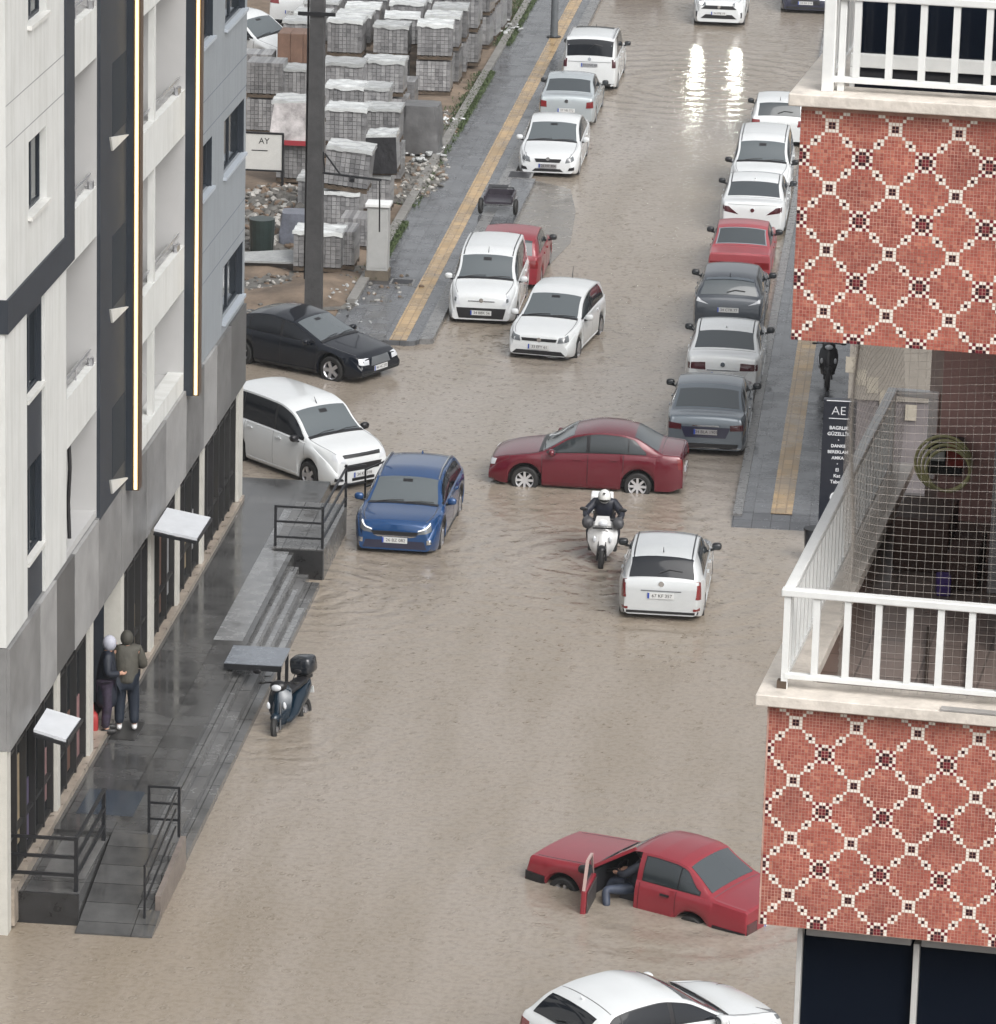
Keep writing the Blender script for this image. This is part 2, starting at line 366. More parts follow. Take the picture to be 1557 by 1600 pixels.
# near end wall and slabs
bb(MB().box(-24, V0-.302, UN, UN+.3, 0, ZT), 'end_wall', mw)
# ground storey up to the fascia: piers, shop windows
ZG = .55; ZF0 = 3.05; ZF1 = 4.75
piers = [(UN, UN+.28)]
for px, wd in ((92, .13), (143, .17), (191, .16), (238, .18), (279, .12), (317, .13)):
    u = bu(px); piers.append((u-wd, u+wd))
piers.append((bu(372), UF))
for a, b in piers: bb(MB().box(V0-.3, V0+.0, a, b, ZG-.55, ZF0), 'pier', mat('pier_cream', (.50, .49, .45), .5, var=.08))
bb(MB().box(V0-.26, V0+.05, UN+.29, UF-.01, ZG-.5, ZG+.1), 'plinth', mat('plinth_stone', (.28, .24, .2), .35, var=.4, vs=5, rvar=.1))
mposter = [mat('poster_'+n, c, .3, var=.35, vs=2.2) for n, c in (('rose', (.30, .17, .17)), ('sand', (.33, .26, .17)), ('grey', (.3, .3, .31)), ('violet', (.12, .1, .17)), ('brown', (.16, .09, .07)))]
pr = random.Random(5)
for k, ((a0, a), (b, b1)) in enumerate(zip(piers, piers[1:])):
    W_ = b-a
    if W_ < .3: continue
    if 143 and abs(a-bu(143)) < .5:            # recessed entrance where the two people shelter
        e = bb(MB().box(V0-1.1, V0-1.05, a, b, ZG+.1, ZF0), 'entrance_recess', mdk2)
        bb(MB().box(V0-1.04, V0-.302, a+.001, a+.02, ZG+.1, ZF0), 'side_wall', mdk, e); bb(MB().box(V0-1.04, V0-.302, b-.02, b-.001, ZG+.1, ZF0), 'side_wall', mdk, e)
        bb(MB().box(V0-1.02, V0-.95, a+.5, a+1.3, ZG+.1, ZG+2.1), 'door', mgl, e)
        continue
    g = bb(MB().box(V0-.2, V0-.17, a, b, ZG+.1, ZF0), 'shop_window', mgl)
    n = max(2, int(round(W_/.75))); fr = MB()
    for i in range(n+1):
        u = a+.03+(W_-.06)*i/n; fr.box(V0-.17, V0-.06, u-.03, u+.03, ZG+.1, ZF0)
    for z in (ZG+.11, ZG+.75, ZF0-.32): fr.box(V0-.169, V0-.09, a+.06, b-.06, z, z+.05)
    bb(fr, 'frame', m_ink, g)
    for i in range(n):
        if pr.random() < .85:
            u0 = a+.06+(W_-.06)*i/n; u1 = a+(W_-.06)*(i+1)/n-.03; z1 = pr.choice((1.25, 1.9, 2.4)); 
            bb(MB().box(V0-.168, V0-.16, u0+.03, u1, ZG+.17+pr.random()*.3, ZG+z1), 'poster', pr.choice(mposter), g)
# sign fascia (plain boards)
zz = 0; u = UN+.02; k = 0
while u < UF-.05:
    L_ = min(pr.uniform(1.0, 2.6), UF-u)
    if UF-u-L_ < .4: L_ = UF-u
    f = bb(MB().box(V0-.3, V0+.05+.006*(k % 2), u+.006, u+L_-.006, ZF0+pr.uniform(0, .03), ZF1-pr.uniform(0, .03)), 'sign_board', pr.choice((mfas, mfas2, mfas3, mfas4)))
    u += L_; k += 1
bb(MB().box(V0-.302, V0-.005, UN, UF, ZF0+.01, ZF1-.01), 'fascia_beam', mfas)
# canopies over shop doors
def canopy(px0, px1, py, zc, lab):
    a = bu(px0); b = bu(px1); t = bb(MB().poly([(V0+.12, a, zc), (V0+1.05, a, zc-.12), (V0+1.05, b, zc-.12), (V0+.12, b, zc)], (0, 0, .05)), 'canopy', mat('white_canopy', (.52, .54, .57), .3, var=.08)); t['label'] = lab
    bb(MB().box(V0+.1, V0+1.06, a-.03, a-.002, zc-.2, zc+.03).box(V0+1.052, V0+1.08, a, b, zc-.2, zc-.075).box(V0+.1, V0+1.06, b+.002, b+.03, zc-.2, zc+.03), 'edge_profile', m_steel, t)
ca = uv(112, 1160, 3.0)
def canopy2(p_near, p_far, lab, z):
    un = uv(*p_near, z)[1]; ufr = uv(*p_far, z)[1]; vo = uv(*p_near, z)[0]
    t = MB().poly([(V0+.12, un, z+.14), (vo, un, z), (uv(*p_far, z)[0], ufr, z), (V0+.12, ufr, z+.14)], (0, 0, .05))
    t = bb(t, 'canopy', mat('white_canopy', (.52, .54, .57), .3, var=.08)); t['label'] = lab
    bb(MB().beam((V0+.12, un-.02, z+.1), (vo, un-.02, z-.03), .03, .06).beam((vo+.02, un, z+.01), (uv(*p_far, z)[0]+.02, ufr, z+.01), .03, .06), 'edge_profile', m_steel, t)
canopy2((103, 1160), (126, 1127), 'white door canopy nearest to the foot of the platform', 2.75)
canopy2((308, 845), (329, 812), 'white door canopy near the far end of the shop row', 2.95)
# --- near bay (white box with slate frame), z above 9.7
b0 = UN; b1 = 69.45; zb = 9.75
h1 = (fu(42, 325)[0], fu(70, 318)[0]); 
holes = []
for k in range(3):
    z0 = 11.2+k*2.97; holes.append((h1[0], h1[1], z0, z0+1.18))
wall_with('bay_wall', mw, b0, b1, 10.28, ZT, holes, v=V0+.03, th=.33)
for a, b, c, d in holes: window(a, b, c, d, mw, depth=.14, v=V0+.03)
bb(MB().box(V0-.3, V0+.06, b1+.002, b1+.74, zb, ZT).box(V0-.3, V0+.06, b0-.03, b1+.0, zb, 10.277).box(V0-1, V0-.301, b0-.03, b0-.002, zb, 10.277), 'bay_frame', mdk)
bb(MB().box(V0-1.2, V0+.03, b0-.02, b0-.001, 10.28, ZT), 'bay_end', mw)
for k in range(3):
    for dz in (0., .62): bb(MB().box(V0+.0305, V0+.033, b0, b1, 12.62+k*2.97+dz, 12.635+k*2.97+dz), 'groove', mat('groove_shadow_gap', (.25, .26, .27), .7))
# --- lower wall beneath the bay: white / slate window strip / white pier
s0, s1 = fu(42, 600)[0], fu(70, 600)[0]; p1 = fu(104, 600)[0]
bb(MB().box(V0-.3, V0, UN+.0, s0, ZF1, zb).box(V0-.3, V0, s1, p1, ZF1, zb), 'wall', mw)
hs_ = [(s0+.12, s1-.05, 5.6, 7.1-.0), (s0+.12, s1-.05, 8.25, 9.55)]
wall_with('window_strip', mdk, s0, s1, ZF1, zb, hs_, v=V0-.05, th=.25)
for a, b, c, d in hs_: window(a, b, c, d, mdk2, depth=.1, v=V0-.05)
# --- loggias
def loggia(u0, u1, tops, zend, mull=None):
    bb(MB().box(V0-1.28, V0-.0, u1, u1+.02, ZF1, ZT), 'loggia_side', mlg)
    bb(MB().box(V0-1.28, V0-.0, u0-.02, u0, ZF1, ZT), 'loggia_side', mlg)
    for zt_ in tops:
        p = bb(MB().box(V0-.14, V0, u0+.001, u1-.001, zt_-.85, zt_), 'balcony_parapet', mw)
        bb(MB().box(V0-1.28, V0-.142, u0+.001, u1-.001, zt_-.84, zt_-.68), 'floor_slab', mlg, p)
        rl = MB().tube((V0-.10, u0+.05, zt_+.22), (V0-.10, u1-.05, zt_+.22), .02, 6)
        for f in (.1, .5, .9): rl.tube((V0-.1, u0+(u1-u0)*f, zt_), (V0-.1, u0+(u1-u0)*f, zt_+.22), .015, 6)
        rl.box(V0-.07, V0-.01, u0+(u1-u0)*.88, u0+(u1-u0)*.93, zt_, zt_+.13)
        bb(rl, 'handrail', m_alloy, p)
        bb(MB().box(V0-.3, V0-.145, u0+.001, u1-.001, zt_-.3, zt_+.012), 'coping', mat('coping', (.33, .33, .33), .4, var=.3), p)
    if mull: bb(MB().box(V0-.13, V0-.02, mull-.09, mull+.09, ZF1, ZT), 'loggia_column', mw)
A0 = b1+.74; A1 = fu(151, 300)[0]
tz = [fu(108, 620)[1], fu(108, 333)[1], fu(108, 47)[1]]
st = (tz[2]-tz[0])/2
loggia(p1, A1, [tz[0], tz[0]+st, tz[0]+2*st, tz[0]+3*st], ZT)
# --- slate tower with little white sills
T0 = A1+.02; T1 = 74.85
tw = bb(MB().box(V0-.3, V0+.06, T0, T1, ZF1-.05, ZT), 'stair_tower', mdk)
for py in (763, 496, 227, -50):
    u_, z_ = fu(165, py); zs_ = z_
    wi = bb(MB().box(V0+.061, V0+.066, u_+.3, T1-.1, zs_+.1, zs_+1.35), 'window', mat('tower_window', (.028, .034, .042), .75, spec=.15))
    q_ = [fu(165, py-13), fu(194, py-18), fu(168, py+8)]
    bb(MB().poly([(V0+.061, a_, b_) for a_, b_ in q_], (.035, 0, 0)), 'sill', msill, wi)
# --- fins with lit strips
def fin(u0, z0):
    f = bb(MB().box(V0-.3, V0+.17, u0, u0+.32, z0, ZT), 'fin', mdk2)
    bb(MB().box(V0+.171, V0+.29, u0+.02, u0+.30, z0, ZT), 'light_channel', mbr)
    s = bb(MB().box(V0+.195, V0+.262, u0+.008, u0+.018, z0+.02, ZT), 'led_strip', mled)
    bb(MB().box(V0+.213, V0+.245, u0+.002, u0+.0075, z0+.02, ZT), 'led_core', mledc, s)
fin(T1+.002, ZF1-.2)
F2 = 81.22
fin(F2, ZF1-.1)
B0_, B1_ = T1+.33, F2-.02
tz2 = [fu(222, 465)[1], fu(222, 225)[1]]
st2 = 2.95
loggia(B0_, B1_, [tz2[0]-.02, tz2[0]+st2, tz2[0]+2*st2, tz2[0]+3*st2][:4], ZT, mull=fu(243, 350)[0])
bb(MB().box(V0-.3, V0-.002, B0_, B1_, ZF1, ZF1+.35), 'low_wall', mw); bb(MB().box(V0-1.28, V0-.301, B0_, B1_, ZF1, ZF1+.30), 'floor_slab', mlg)
bb(MB().box(V0-1.28, V0-.01, p1+.001, A1-.001, ZF1, ZF1+.12), 'floor_slab', mlg)
# --- blue-grey end block
G0 = F2+.33
hg = []
wa, wb_ = fu(350, 275)[0]-.02, fu(382, 262)[0]-.1
zr = fu(350, 277)[1]; zt2 = fu(350, 190)[1]
sa, sb = fu(314, 318)[0]-.25, fu(331, 305)[0]
for k in range(-1, 4):
    hg.append((wa, wb_, zr+k*2.95, zt2+k*2.95))
    if k >= 0: hg.append((sa+.2, sb, zr+k*2.95+.12, zt2+k*2.95))
hg = [h for h in hg if h[3] < ZT]
wall_with('end_block_wall', mg, G0, UF, ZF1, ZT, hg, th=.5)
for a, b, c, d in hg: window(a, b, c, d, mdk2, depth=.14, sm=mat('sill_blue', (.38, .42, .47), .4))
for k in range(4):
    for dz in (0., .62):
        z_ = fu(318, 420)[1]+k*2.95+dz-.3
        bb(MB().box(V0+.0005, V0+.003, G0, UF, z_, z_+.014), 'groove', mat('groove_grey', (.12, .14, .17), .7))
bb(MB().box(-24, V0-.51, UF-.019, UF, 0, ZT), 'far_end_wall', mg)
# graffiti-like dark pipe on the lower loggia wall
bb(MB().path([(V0-.06, A0+.05, 6.9), (V0-.03, A0+.02, 6.2), (V0-.07, A0+.08, 5.6), (V0-.04, A0+.03, 5.0)], .035, 6), 'cable', m_black)

# ================================================================ platform, steps, ramp
m_plat = tiled('black_wet_granite', (.078, .078, .078), (.35, .35, .35), .15, (.9, .6), .01, var=.3, rvar=.1)
m_step = tiled('grey_wet_granite', (.13, .13, .13), (.3, .3, .3), .22, (.35, 1.2), .012, var=.35, rvar=.12)
m_stepl = mat('marble_tread_and_sheen', (.19, .195, .2), .25, var=.3, vs=2.5, rvar=.1)
m_graniteblk = mat('black_granite_face', (.022, .022, .023), .35, var=.35, vs=6, rvar=.1)
plat = sthing('shop_platform', 'raised wet black granite platform in front of the shops with steps down to the flood', 'platform', -12.7, UN, 0)
def pb(mb, name, m, parent=None, **k):
    if not getattr(mb, 'sh', 0): mb.v = [(x+12.7, y-UN, z) for x, y, z in mb.v]; mb.sh = 1
    return mb.build(name, m, parent or plat, **k)
pb(MB().box(-14.0, -12.1, 68.4, 90.3, -.7, .55), 'deck', m_plat)
pb(MB().box(-14.0, -12.72, 65.6, 68.395, -.7, .50), 'terrace', m_plat)
pb(MB().box(-18, -12.70, 65.54, 65.59, -.7, .52), 'front_wall', m_graniteblk)
pb(MB().box(-18, -14.001, 65.592, 66.2, -.7, .50), 'terrace', m_plat)
# three treads; paler marble on the far stretch, darker on the near one
for k, (va, vb, z) in enumerate(((-12.098, -11.92, .42), (-11.918, -11.72, .27), (-11.718, -11.5, .12))):
    pb(MB().box(va, vb, 68.4, 78.0, -.7, z), 'step', m_step)
    pb(MB().box(va, vb, 78.004, 84.4, -.7, z), 'step', m_step)
    pb(MB().box(va+.045, vb-.05, 78.3, 84.0-.7*k, z+.001, z+.016), 'tread_inlay', m_stepl)
pb(MB().box(-12.75, -12.2, 79, 88, .551, .556), 'deck_sheen', m_stepl)  # thin pale sheet paints a grey reflection onto the wet deck
# ramp going down to the water at the near end, with a stringer wall and side steps
pb(MB().poly([(-12.695, 65.2, -.5), (-12.695, 65.2, .03), (-12.695, 68.39, .55), (-12.695, 68.39, -.5)], (.84, 0, 0)), 'ramp', m_plat)
pb(MB().poly([(-11.854, 65.2, -.5), (-11.854, 65.2, .03), (-11.854, 66.0, .16), (-11.854, 66.0, -.5)], (.39, 0, 0)), 'ramp', m_plat)
for k in range(4):
    pb(MB().box(-11.85, -11.56, 65.9+k*.62, 66.515+k*.62, -.5, .14+k*.1), 'side_step', m_step)
pb(MB().poly([(-11.555, 66.01, -.5), (-11.555, 66.01, .40), (-11.555, 68.39, .56), (-11.555, 68.39, -.5)], (.09, 0, 0)), 'stringer_wall', mat('stringer_stone', (.16, .135, .12), .35, var=.3))
# raised far block with dark face
pb(MB().box(-12.55, -11.5, 85.0, 88.4, -.7, .62), 'raised_landing', m_step)
pb(MB().box(-12.5, -11.52, 84.96, 84.995, -.7, .60), 'landing_face', m_graniteblk)
# floor mats / covers on the platform
def slabthing(name, lab, cat, v0, v1, u0, u1, z0, z1, m):
    t = MB().box(-(v1-v0)/2, (v1-v0)/2, -(u1-u0)/2, (u1-u0)/2, 0, z1-z0).build(name, m); t.location = SW((v0+v1)/2, (u0+u1)/2, z0); t.rotation_euler = (0, 0, -TH); return tag(t, lab, cat)
slabthing('door_mat', 'dark door mat with pale border below the near pier', 'mat', -13.6, -13.15, 73.0, 74.0, .551, .565, mat('mat_dark', (.03, .03, .03), .3, var=.3))
slabthing('cover_plate', 'grey steel cover plate lying on the terrace behind the railing', 'plate', -13.45, -12.75, 66.3, 68.2, .501, .512, mat('plate_grey', (.12, .12, .12), .25, var=.15))
slabthing('cover_plate', 'blue-black cover plate on the deck just past the terrace', 'plate', -13.45, -12.5, 69.2, 70.4, .551, .56, mat('plate_blue_black', (.04, .05, .065), .15, var=.2))

# railings
def railing(label, segs, posts, z, hs, th=.045, name='railing'):
    """segs: list of ((v,u,zbase),(v,u,zbase)) spans; rails at heights hs; posts (v,u,zb,h)"""
    v0, u0 = posts[0][0], posts[0][1]
    t = sthing(name, label, 'railing', v0, u0, posts[0][2])
    z0 = posts[0][2]
    for (v, u, zb, h) in posts: MB().box(v-v0-th/2, v-v0+th/2, u-u0-th/2, u-u0+th/2, zb-z0, zb-z0+h).build('post', m_steel, t)
    for a, b in segs:
        for h in hs: MB().beam((a[0]-v0, a[1]-u0, a[2]-z0+h), (b[0]-v0, b[1]-u0, b[2]-z0+h), th*.8, th*.8).build('rail', m_steel, t)
    return t
railing('black railing around the near terrace corner', [((-13.95, 65.75, .5), (-12.78, 65.75, .5)), ((-12.78, 65.75, .5), (-12.78, 68.1, .5))],
        [(-13.95, 65.75, .5, .9), (-12.78, 65.75, .5, .92), (-12.78, 68.1, .5, .9)], .5, (.88, .57, .27), th=.06)
railing('black railing beside the ramp that drops to the flood water', [((-12.1, 68.5, .55), (-11.6, 68.5, .55))],
        [(-12.1, 68.5, .55, .82), (-11.6, 68.5, .5, .87)], .55, (.8, .52, .24))
railing('sloping black handrail down the ramp side steps', [((-11.62, 68.3, .5), (-11.68, 65.75, .14))],
        [(-11.68, 65.75, .1, .92)], .5, (.84, .55, .25), th=.035)
railing('black railing around the raised landing at the far end', [((-12.5, 85.1, .62), (-11.55, 85.1, .62)), ((-11.55, 85.1, .62), (-11.5, 88.2, .62))],
        [(-12.5, 85.1, .62, .85), (-11.55, 85.1, .62, .87), (-11.5, 88.2, .62, .9)], .62, (.83, .52, .2), th=.05)
railing('short black railing beyond the raised landing near the white van', [((-11.35, 90.2, .0), (-11.05, 90.9, .0)), ((-11.5, 88.2, .6), (-11.35, 90.2, .1))],
        [(-11.35, 90.2, -.1, 1.0), (-11.05, 90.9, -.1, 1.0)], 0, (.88, .5), th=.04)
# metal table-like landing over the steps
t = sthing('metal_table', 'flat grey metal table standing across the steps behind the parked motorcycle', 'table', -11.72, 77.7, -.12)
MB().box(-.53, .53, -.55, .55, .78, .83).build('table_top', mat('table_metal', (.20, .22, .25), .25, .2, var=.15, rvar=.06), t)
MB().box(-.532, .532, -.58, -.552, .72, .825).build('apron', m_steel, t)
for x, y, z in ((.48, -.5, -.4), (.48, .48, -.4), (-.45, -.5, .66), (-.45, .48, .66)): MB().cb((x, y, (z+.78)/2), (.06, .06, .78-z)).build('leg', m_steel, t)
# rubble island and pale lid in the water by the white van
def heap(label, v, u, rx, ry, h, n, s, m, name='rubble_heap', z=-.1, seed=1, cat='rubble', kind='stuff'):
    r_ = random.Random(seed); mb = MB()
    mb.ell((0, 0, 0), (rx, ry, h*.6), nu=16, nv=6)
    for k in range(n):
        a = r_.uniform(0, 6.28); q = math.sqrt(r_.random()); x = q*rx*math.cos(a); y = q*ry*math.sin(a); z_ = h*.6*math.sqrt(max(0, 1-q*q))+r_.uniform(-.02, .04)
        sz = r_.uniform(.4, 1)*s; rot = Matrix.Rotation(r_.uniform(0, 6), 3, Vector((r_.random()-.5, r_.random()-.5, 1)).normalized())
        mb.ell((x, y, z_), (sz*r_.uniform(.6, 1.2), sz*r_.uniform(.5, 1), sz*r_.uniform(.25, .6)), rot, 6, 4, m=r_.choice((0, 0, 1, 2) if len(m) > 2 else (0,)), pw=.5)
    o = mb.build(name, m, loc=SW(v, u, z), rz=-TH); return tag(o, label, cat, kind=kind)
m_rub = [mat('rubble_grey', (.12, .115, .105), .7, var=.5, vs=4), mat('rubble_pale', (.33, .32, .3), .6, var=.3), mat('rubble_brown', (.14, .1, .07), .7, var=.3)]
v_, u_ = uv(412, 775, 0); heap('low heap of wet rubble rising from the water beside the white van', v_, u_, .45, 1.3, .3, 90, .09, m_rub, seed=5)
v_, u_ = uv(424, 786, 0)
o = MB().tube((0, 0, 0), (0, 0, .06), .38, 20).build('round_lid', mat('lid_cream', (.42, .33, .22), .4, var=.2), loc=SW(v_, u_, .02)); tag(o, 'round cream lid lying at the edge of the rubble heap', 'lid')
# ================================================================ vehicles
def linear(pts):
    def f(x):
        for (a, p), (b, q) in zip(pts, pts[1:]):
            if x <= b: return p if x <= a else p+(q-p)*(x-a)/(b-a)
        return pts[-1][1]
    def g(x): return (f(x-.03)+2*f(x)+f(x+.03))/4 if .1 < x < pts[-1][0]-.1 else f(x)
    return g
def pchip(pts):
    xs = [p[0] for p in pts]; ys = [p[1] for p in pts]; n = len(xs)
    h = [xs[i+1]-xs[i] for i in range(n-1)]; d = [(ys[i+1]-ys[i])/h[i] for i in range(n-1)]
    m = [d[0]]+[0 if d[i-1]*d[i] <= 0 else 3*(h[i-1]+h[i])/((2*h[i]+h[i-1])/d[i-1]+(h[i]+2*h[i-1])/d[i]) for i in range(1, n-1)]+[d[-1]]
    def f(x):
        if x <= xs[0]: return ys[0]
        if x >= xs[-1]: return ys[-1]
        i = max(k for k in range(n-1) if xs[k] <= x); t = (x-xs[i])/h[i]
        return ys[i]*(1+2*t)*(1-t)**2+h[i]*m[i]*t*(1-t)**2+ys[i+1]*t*t*(3-2*t)+h[i]*m[i+1]*t*t*(t-1)
    return f
lerp = lambda a, b, t: a+(b-a)*t
def sm(t): t = max(0, min(1, t)); return t*t*(3-2*t)
BODY = {  # s = metres behind the front bumper: roof line, shoulder line, glass limits
 'hatch': dict(L=3.99, W=1.71, H=1.48, top=[(0, .52), (.03, .71), (.18, .80), (.98, .94), (1.08, .96), (1.9, 1.385), (2.45, 1.48), (3.1, 1.47), (3.62, 1.385), (3.9, 1.0), (3.95, .90), (3.985, .72), (3.99, .5)],
    belt=[(0, .48), (.3, .68), (1.0, .87), (3.3, .96), (3.99, .95)], ws=(1.12, 1.86), rg=(3.64, 3.885), dlo=(1.25, 3.5), bp=2.15, wh=(.78, 3.25), wr=.30),
 'sedan': dict(L=4.6, W=1.79, H=1.47, top=[(0, .5), (.03, .69), (.2, .79), (1.1, .94), (1.2, .96), (2.05, 1.38), (2.65, 1.47), (3.05, 1.455), (3.4, 1.39), (4.02, 1.09), (4.12, 1.06), (4.5, 1.03), (4.56, .95), (4.59, .75), (4.6, .5)],
    belt=[(0, .46), (.3, .68), (1.1, .88), (3.6, .97), (4.6, .96)], ws=(1.24, 2.0), rg=(3.43, 3.99), dlo=(1.4, 3.7), bp=2.35, wh=(.85, 3.55), wr=.31),
 'sport': dict(L=4.38, W=1.79, H=1.47, top=[(0, .5), (.03, .70), (.2, .81), (1.15, .96), (1.25, .98), (2.15, 1.38), (2.7, 1.47), (3.2, 1.45), (3.8, 1.33), (4.22, 1.02), (4.3, .94), (4.36, .72), (4.38, .5)],
    belt=[(0, .46), (.3, .68), (1.1, .90), (3.6, 1.02), (4.38, 1.0)], ws=(1.29, 2.1), rg=(3.83, 4.18), dlo=(1.45, 3.85), bp=2.45, wh=(.85, 3.5), wr=.32),
 'suv': dict(L=4.35, W=1.8, H=1.56, top=[(0, .58), (.03, .86), (.18, .96), (1.0, 1.04), (1.1, 1.05), (1.9, 1.47), (2.5, 1.56), (3.3, 1.54), (3.85, 1.45), (4.2, 1.1), (4.28, 1.0), (4.33, .8), (4.35, .55)],
    belt=[(0, .55), (.3, .8), (1.0, .96), (3.5, 1.08), (4.35, 1.05)], ws=(1.14, 1.86), rg=(3.88, 4.17), dlo=(1.3, 3.8), bp=2.3, wh=(.85, 3.45), wr=.34),
 'van': dict(L=3.98, W=1.72, H=1.72, top=[(0, .5), (.03, .80), (.18, .95), (.8, 1.08), (.9, 1.10), (1.55, 1.60), (2.0, 1.71), (2.8, 1.73), (3.6, 1.715), (3.8, 1.65), (3.93, 1.12), (3.96, .95), (3.975, .75), (3.98, .45)],
    belt=[(0, .46), (.3, .75), (.9, 1.0), (3.4, 1.05), (3.98, 1.05)], ws=(.95, 1.51), rg=(3.81, 3.92), dlo=(1.05, 3.5), bp=2.0, wh=(.8, 3.3), wr=.31),
 'box': dict(L=4.25, W=1.64, H=1.43, top=[(0, .5), (.02, .76), (.08, .82), (1.2, .935), (1.30, .945), (1.92, 1.37), (2.05, 1.41), (2.4, 1.435), (2.8, 1.425), (2.98, 1.385), (3.50, 1.02), (3.6, .985), (4.17, .945), (4.21, .90), (4.235, .7), (4.25, .45)],
    belt=[(0, .46), (.05, .74), (1.2, .885), (3.4, .935), (4.25, .90)], ws=(1.32, 1.88), rg=(3.01, 3.47), dlo=(1.42, 3.3), bp=2.2, wh=(.75, 3.2), wr=.29),
}
WHEELS = {}
def wheel_meshes(r, spokes, col):
    k = (r, spokes, col.name)
    if k in WHEELS: return WHEELS[k]
    w = .2; prof = [(r*.66, -w/2), (r*.9, -w/2), (r*.98, -w*.4), (r, -w*.2), (r, w*.2), (r*.98, w*.4), (r*.9, w/2), (r*.66, w/2)]
    t = MB(); t.grid([[(a*math.cos(2*PI*i/28), y, a*math.sin(2*PI*i/28)) for a, y in prof] for i in range(29)])
    ty = t.build('tyre', m_rubber, smooth=True)
    q = MB(); q.tube((0, -w*.36, 0), (0, -w*.2, 0), r*.66, 24, m=1)
    rr = [[((r*.60+a)*math.cos(2*PI*i/24), y, (r*.60+a)*math.sin(2*PI*i/24)) for a, y in ((0, w*.35), (r*.075, w*.48), (r*.075, -w*.2), (0, -w*.2), (0, w*.35))] for i in range(25)]
    q.grid(rr); q.tube((0, -w*.1, 0), (0, w*.42, 0), r*.15, 12)
    for i in range(spokes):
        a = 2*PI*i/spokes; q.beam((r*.1*math.cos(a), w*.34, r*.1*math.sin(a)), (r*.63*math.cos(a), w*.40, r*.63*math.sin(a)), .05 if spokes > 6 else .085, .03, up=(0, 1, 0))
    ri = q.build('rim', [col, m_dark], smooth=True)
    WHEELS[k] = (ty.data, ri.data)
    for o in (ty, ri): bpy.data.objects.remove(o)
    return WHEELS[k]
PLATE_COUNT = [0]
def car(kind, name, label, cat, v, u, rz, paint, sink=.12, group=None, anchor='mid', sL=1, sW=1, sH=1, **k):
    """heading rz is relative to the street (0 = away from the camera). anchor: which end of the car stands at (v,u)"""
    B = dict(BODY[kind]); L0 = B['L']; B.update({q: k[q] for q in ('ws', 'rg', 'dlo', 'bp', 'wh', 'wr', 'top', 'belt') if q in k})
    L = L0*sL; W = B['W']*sW
    itp = linear if k.get('boxy') or kind == 'box' else pchip
    top = itp([(a*sL, z*sH) for a, z in B['top']]); belt_ = itp([(a*sL, z*sH) for a, z in B['belt']])
    belt = lambda s: min(belt_(s), top(s)-.015)
    wr = B['wr']; whs = [a*sL for a in B['wh']]; zw = wr
    fr, rf = k.get('front_round', .05 if kind == 'box' else .17), .6
    def hw(s):
        f = 1-fr*(max(0, 1-s/rf))**2.0; r_ = 1-k.get('rear_round', .03 if kind == 'box' else .10)*(max(0, 1-(L-s)/.5))**2.0
        return W/2*f*r_
    def bot(s):
        z = .2+.06*sm(1-s/.3)+.08*sm(1-(L-s)/.3)
        for c in whs:
            q = (wr+.065)**2-(s-c)**2
            if q > 0: z = max(z, zw+math.sqrt(q)-.0)
        return z
    tumble = k.get('tumble', .79); crown0 = .055
    def upper(s):
        zt = top(s); zb = belt(s); g = max(0, zt-zb); kk = sm(g/.42); Wh = hw(s)
        Wr = Wh*lerp(.87, tumble, kk); cr = lerp(min(.03, g*.6), crown0, kk)
        return Wh, Wr, zt, zb, cr, kk, g
    def topz(s, y):
        Wh, Wr, zt, zb, cr, kk, g = upper(s); return zt-cr*min(1.15, abs(y)/Wr)**2.4
    def ring(s):
        Wh, Wr, zt, zb, cr, kk, g = upper(s); b = bot(s); h = zb-b
        P = [(Wh*.90, b), (Wh*.955, b+.02), (Wh*.985, b+h*.18), (Wh, b+h*.45), (Wh*.998, b+h*.68), (Wh*.985, b+h*.86), (Wh*.955, zb)]
        if kk > .15:
            y0 = Wh*.93; z0 = zb+.02*kk
        else: y0 = Wh*.93; z0 = zb+g*.3
        ze = zt-cr
        P.append((y0, z0))
        for t in (.25, .5, .75): P.append((lerp(y0, Wr, t)+.02*kk*math.sin(PI*t), lerp(z0, ze, t)+(.15*g*(1-kk)*math.sin(PI*t))))
        for c in (1., .94, .85, .7, .5, .25, 0): P.append((Wr*c, zt-cr*c**2.4))
        return P
    ss = set([0, .012, .03, .06, .1, .15, .22, .3, .4, L-.4, L-.3, L-.2, L-.12, L-.07, L-.04, L-.02, L-.008, L])
    ss |= set(L*i/64 for i in range(65)) | set(a*sL for a, z in B['top'])
    for c in whs: ss |= set(c+(wr+.065)*math.sin(a*PI/20)*1. for a in range(-10, 11)) | {c-wr-.07, c+wr+.07}
    ss = sorted(ss); st = [ss[0]]
    for a in ss[1:]:
        if a-st[-1] > .006: st.append(a)
    st[-1] = L
    half = [ring(s) for s in st]; nr = len(half[0])
    verts = []; faces = []; fm = []
    for s, h in zip(st, half):
        x = L/2-s
        verts += [(x, -y, z) for y, z in h]+[(x, y, z) for y, z in reversed(h[:-1])]
    nn = 2*nr-1; hole = k.get('hole')
    for i in range(len(st)-1):
        for j in range(nn-1):
            if hole:                           # hole = (s0, s1): the front door opening; picture-side flank is +y or -y
                sa = (st[i]+st[i+1])/2; jj = j if hole[2] < 0 else nn-2-j
                if hole[0] < sa < hole[1] and 1 <= jj <= 10: continue
            faces.append((i*nn+j, (i+1)*nn+j, (i+1)*nn+j+1, i*nn+j+1))
    faces.append(tuple(range(nn))); faces.append(tuple(range((len(st)-1)*nn+nn-1, (len(st)-1)*nn-1, -1)))
    bvh = BVHTree.FromPolygons([Vector(p) for p in verts], faces)
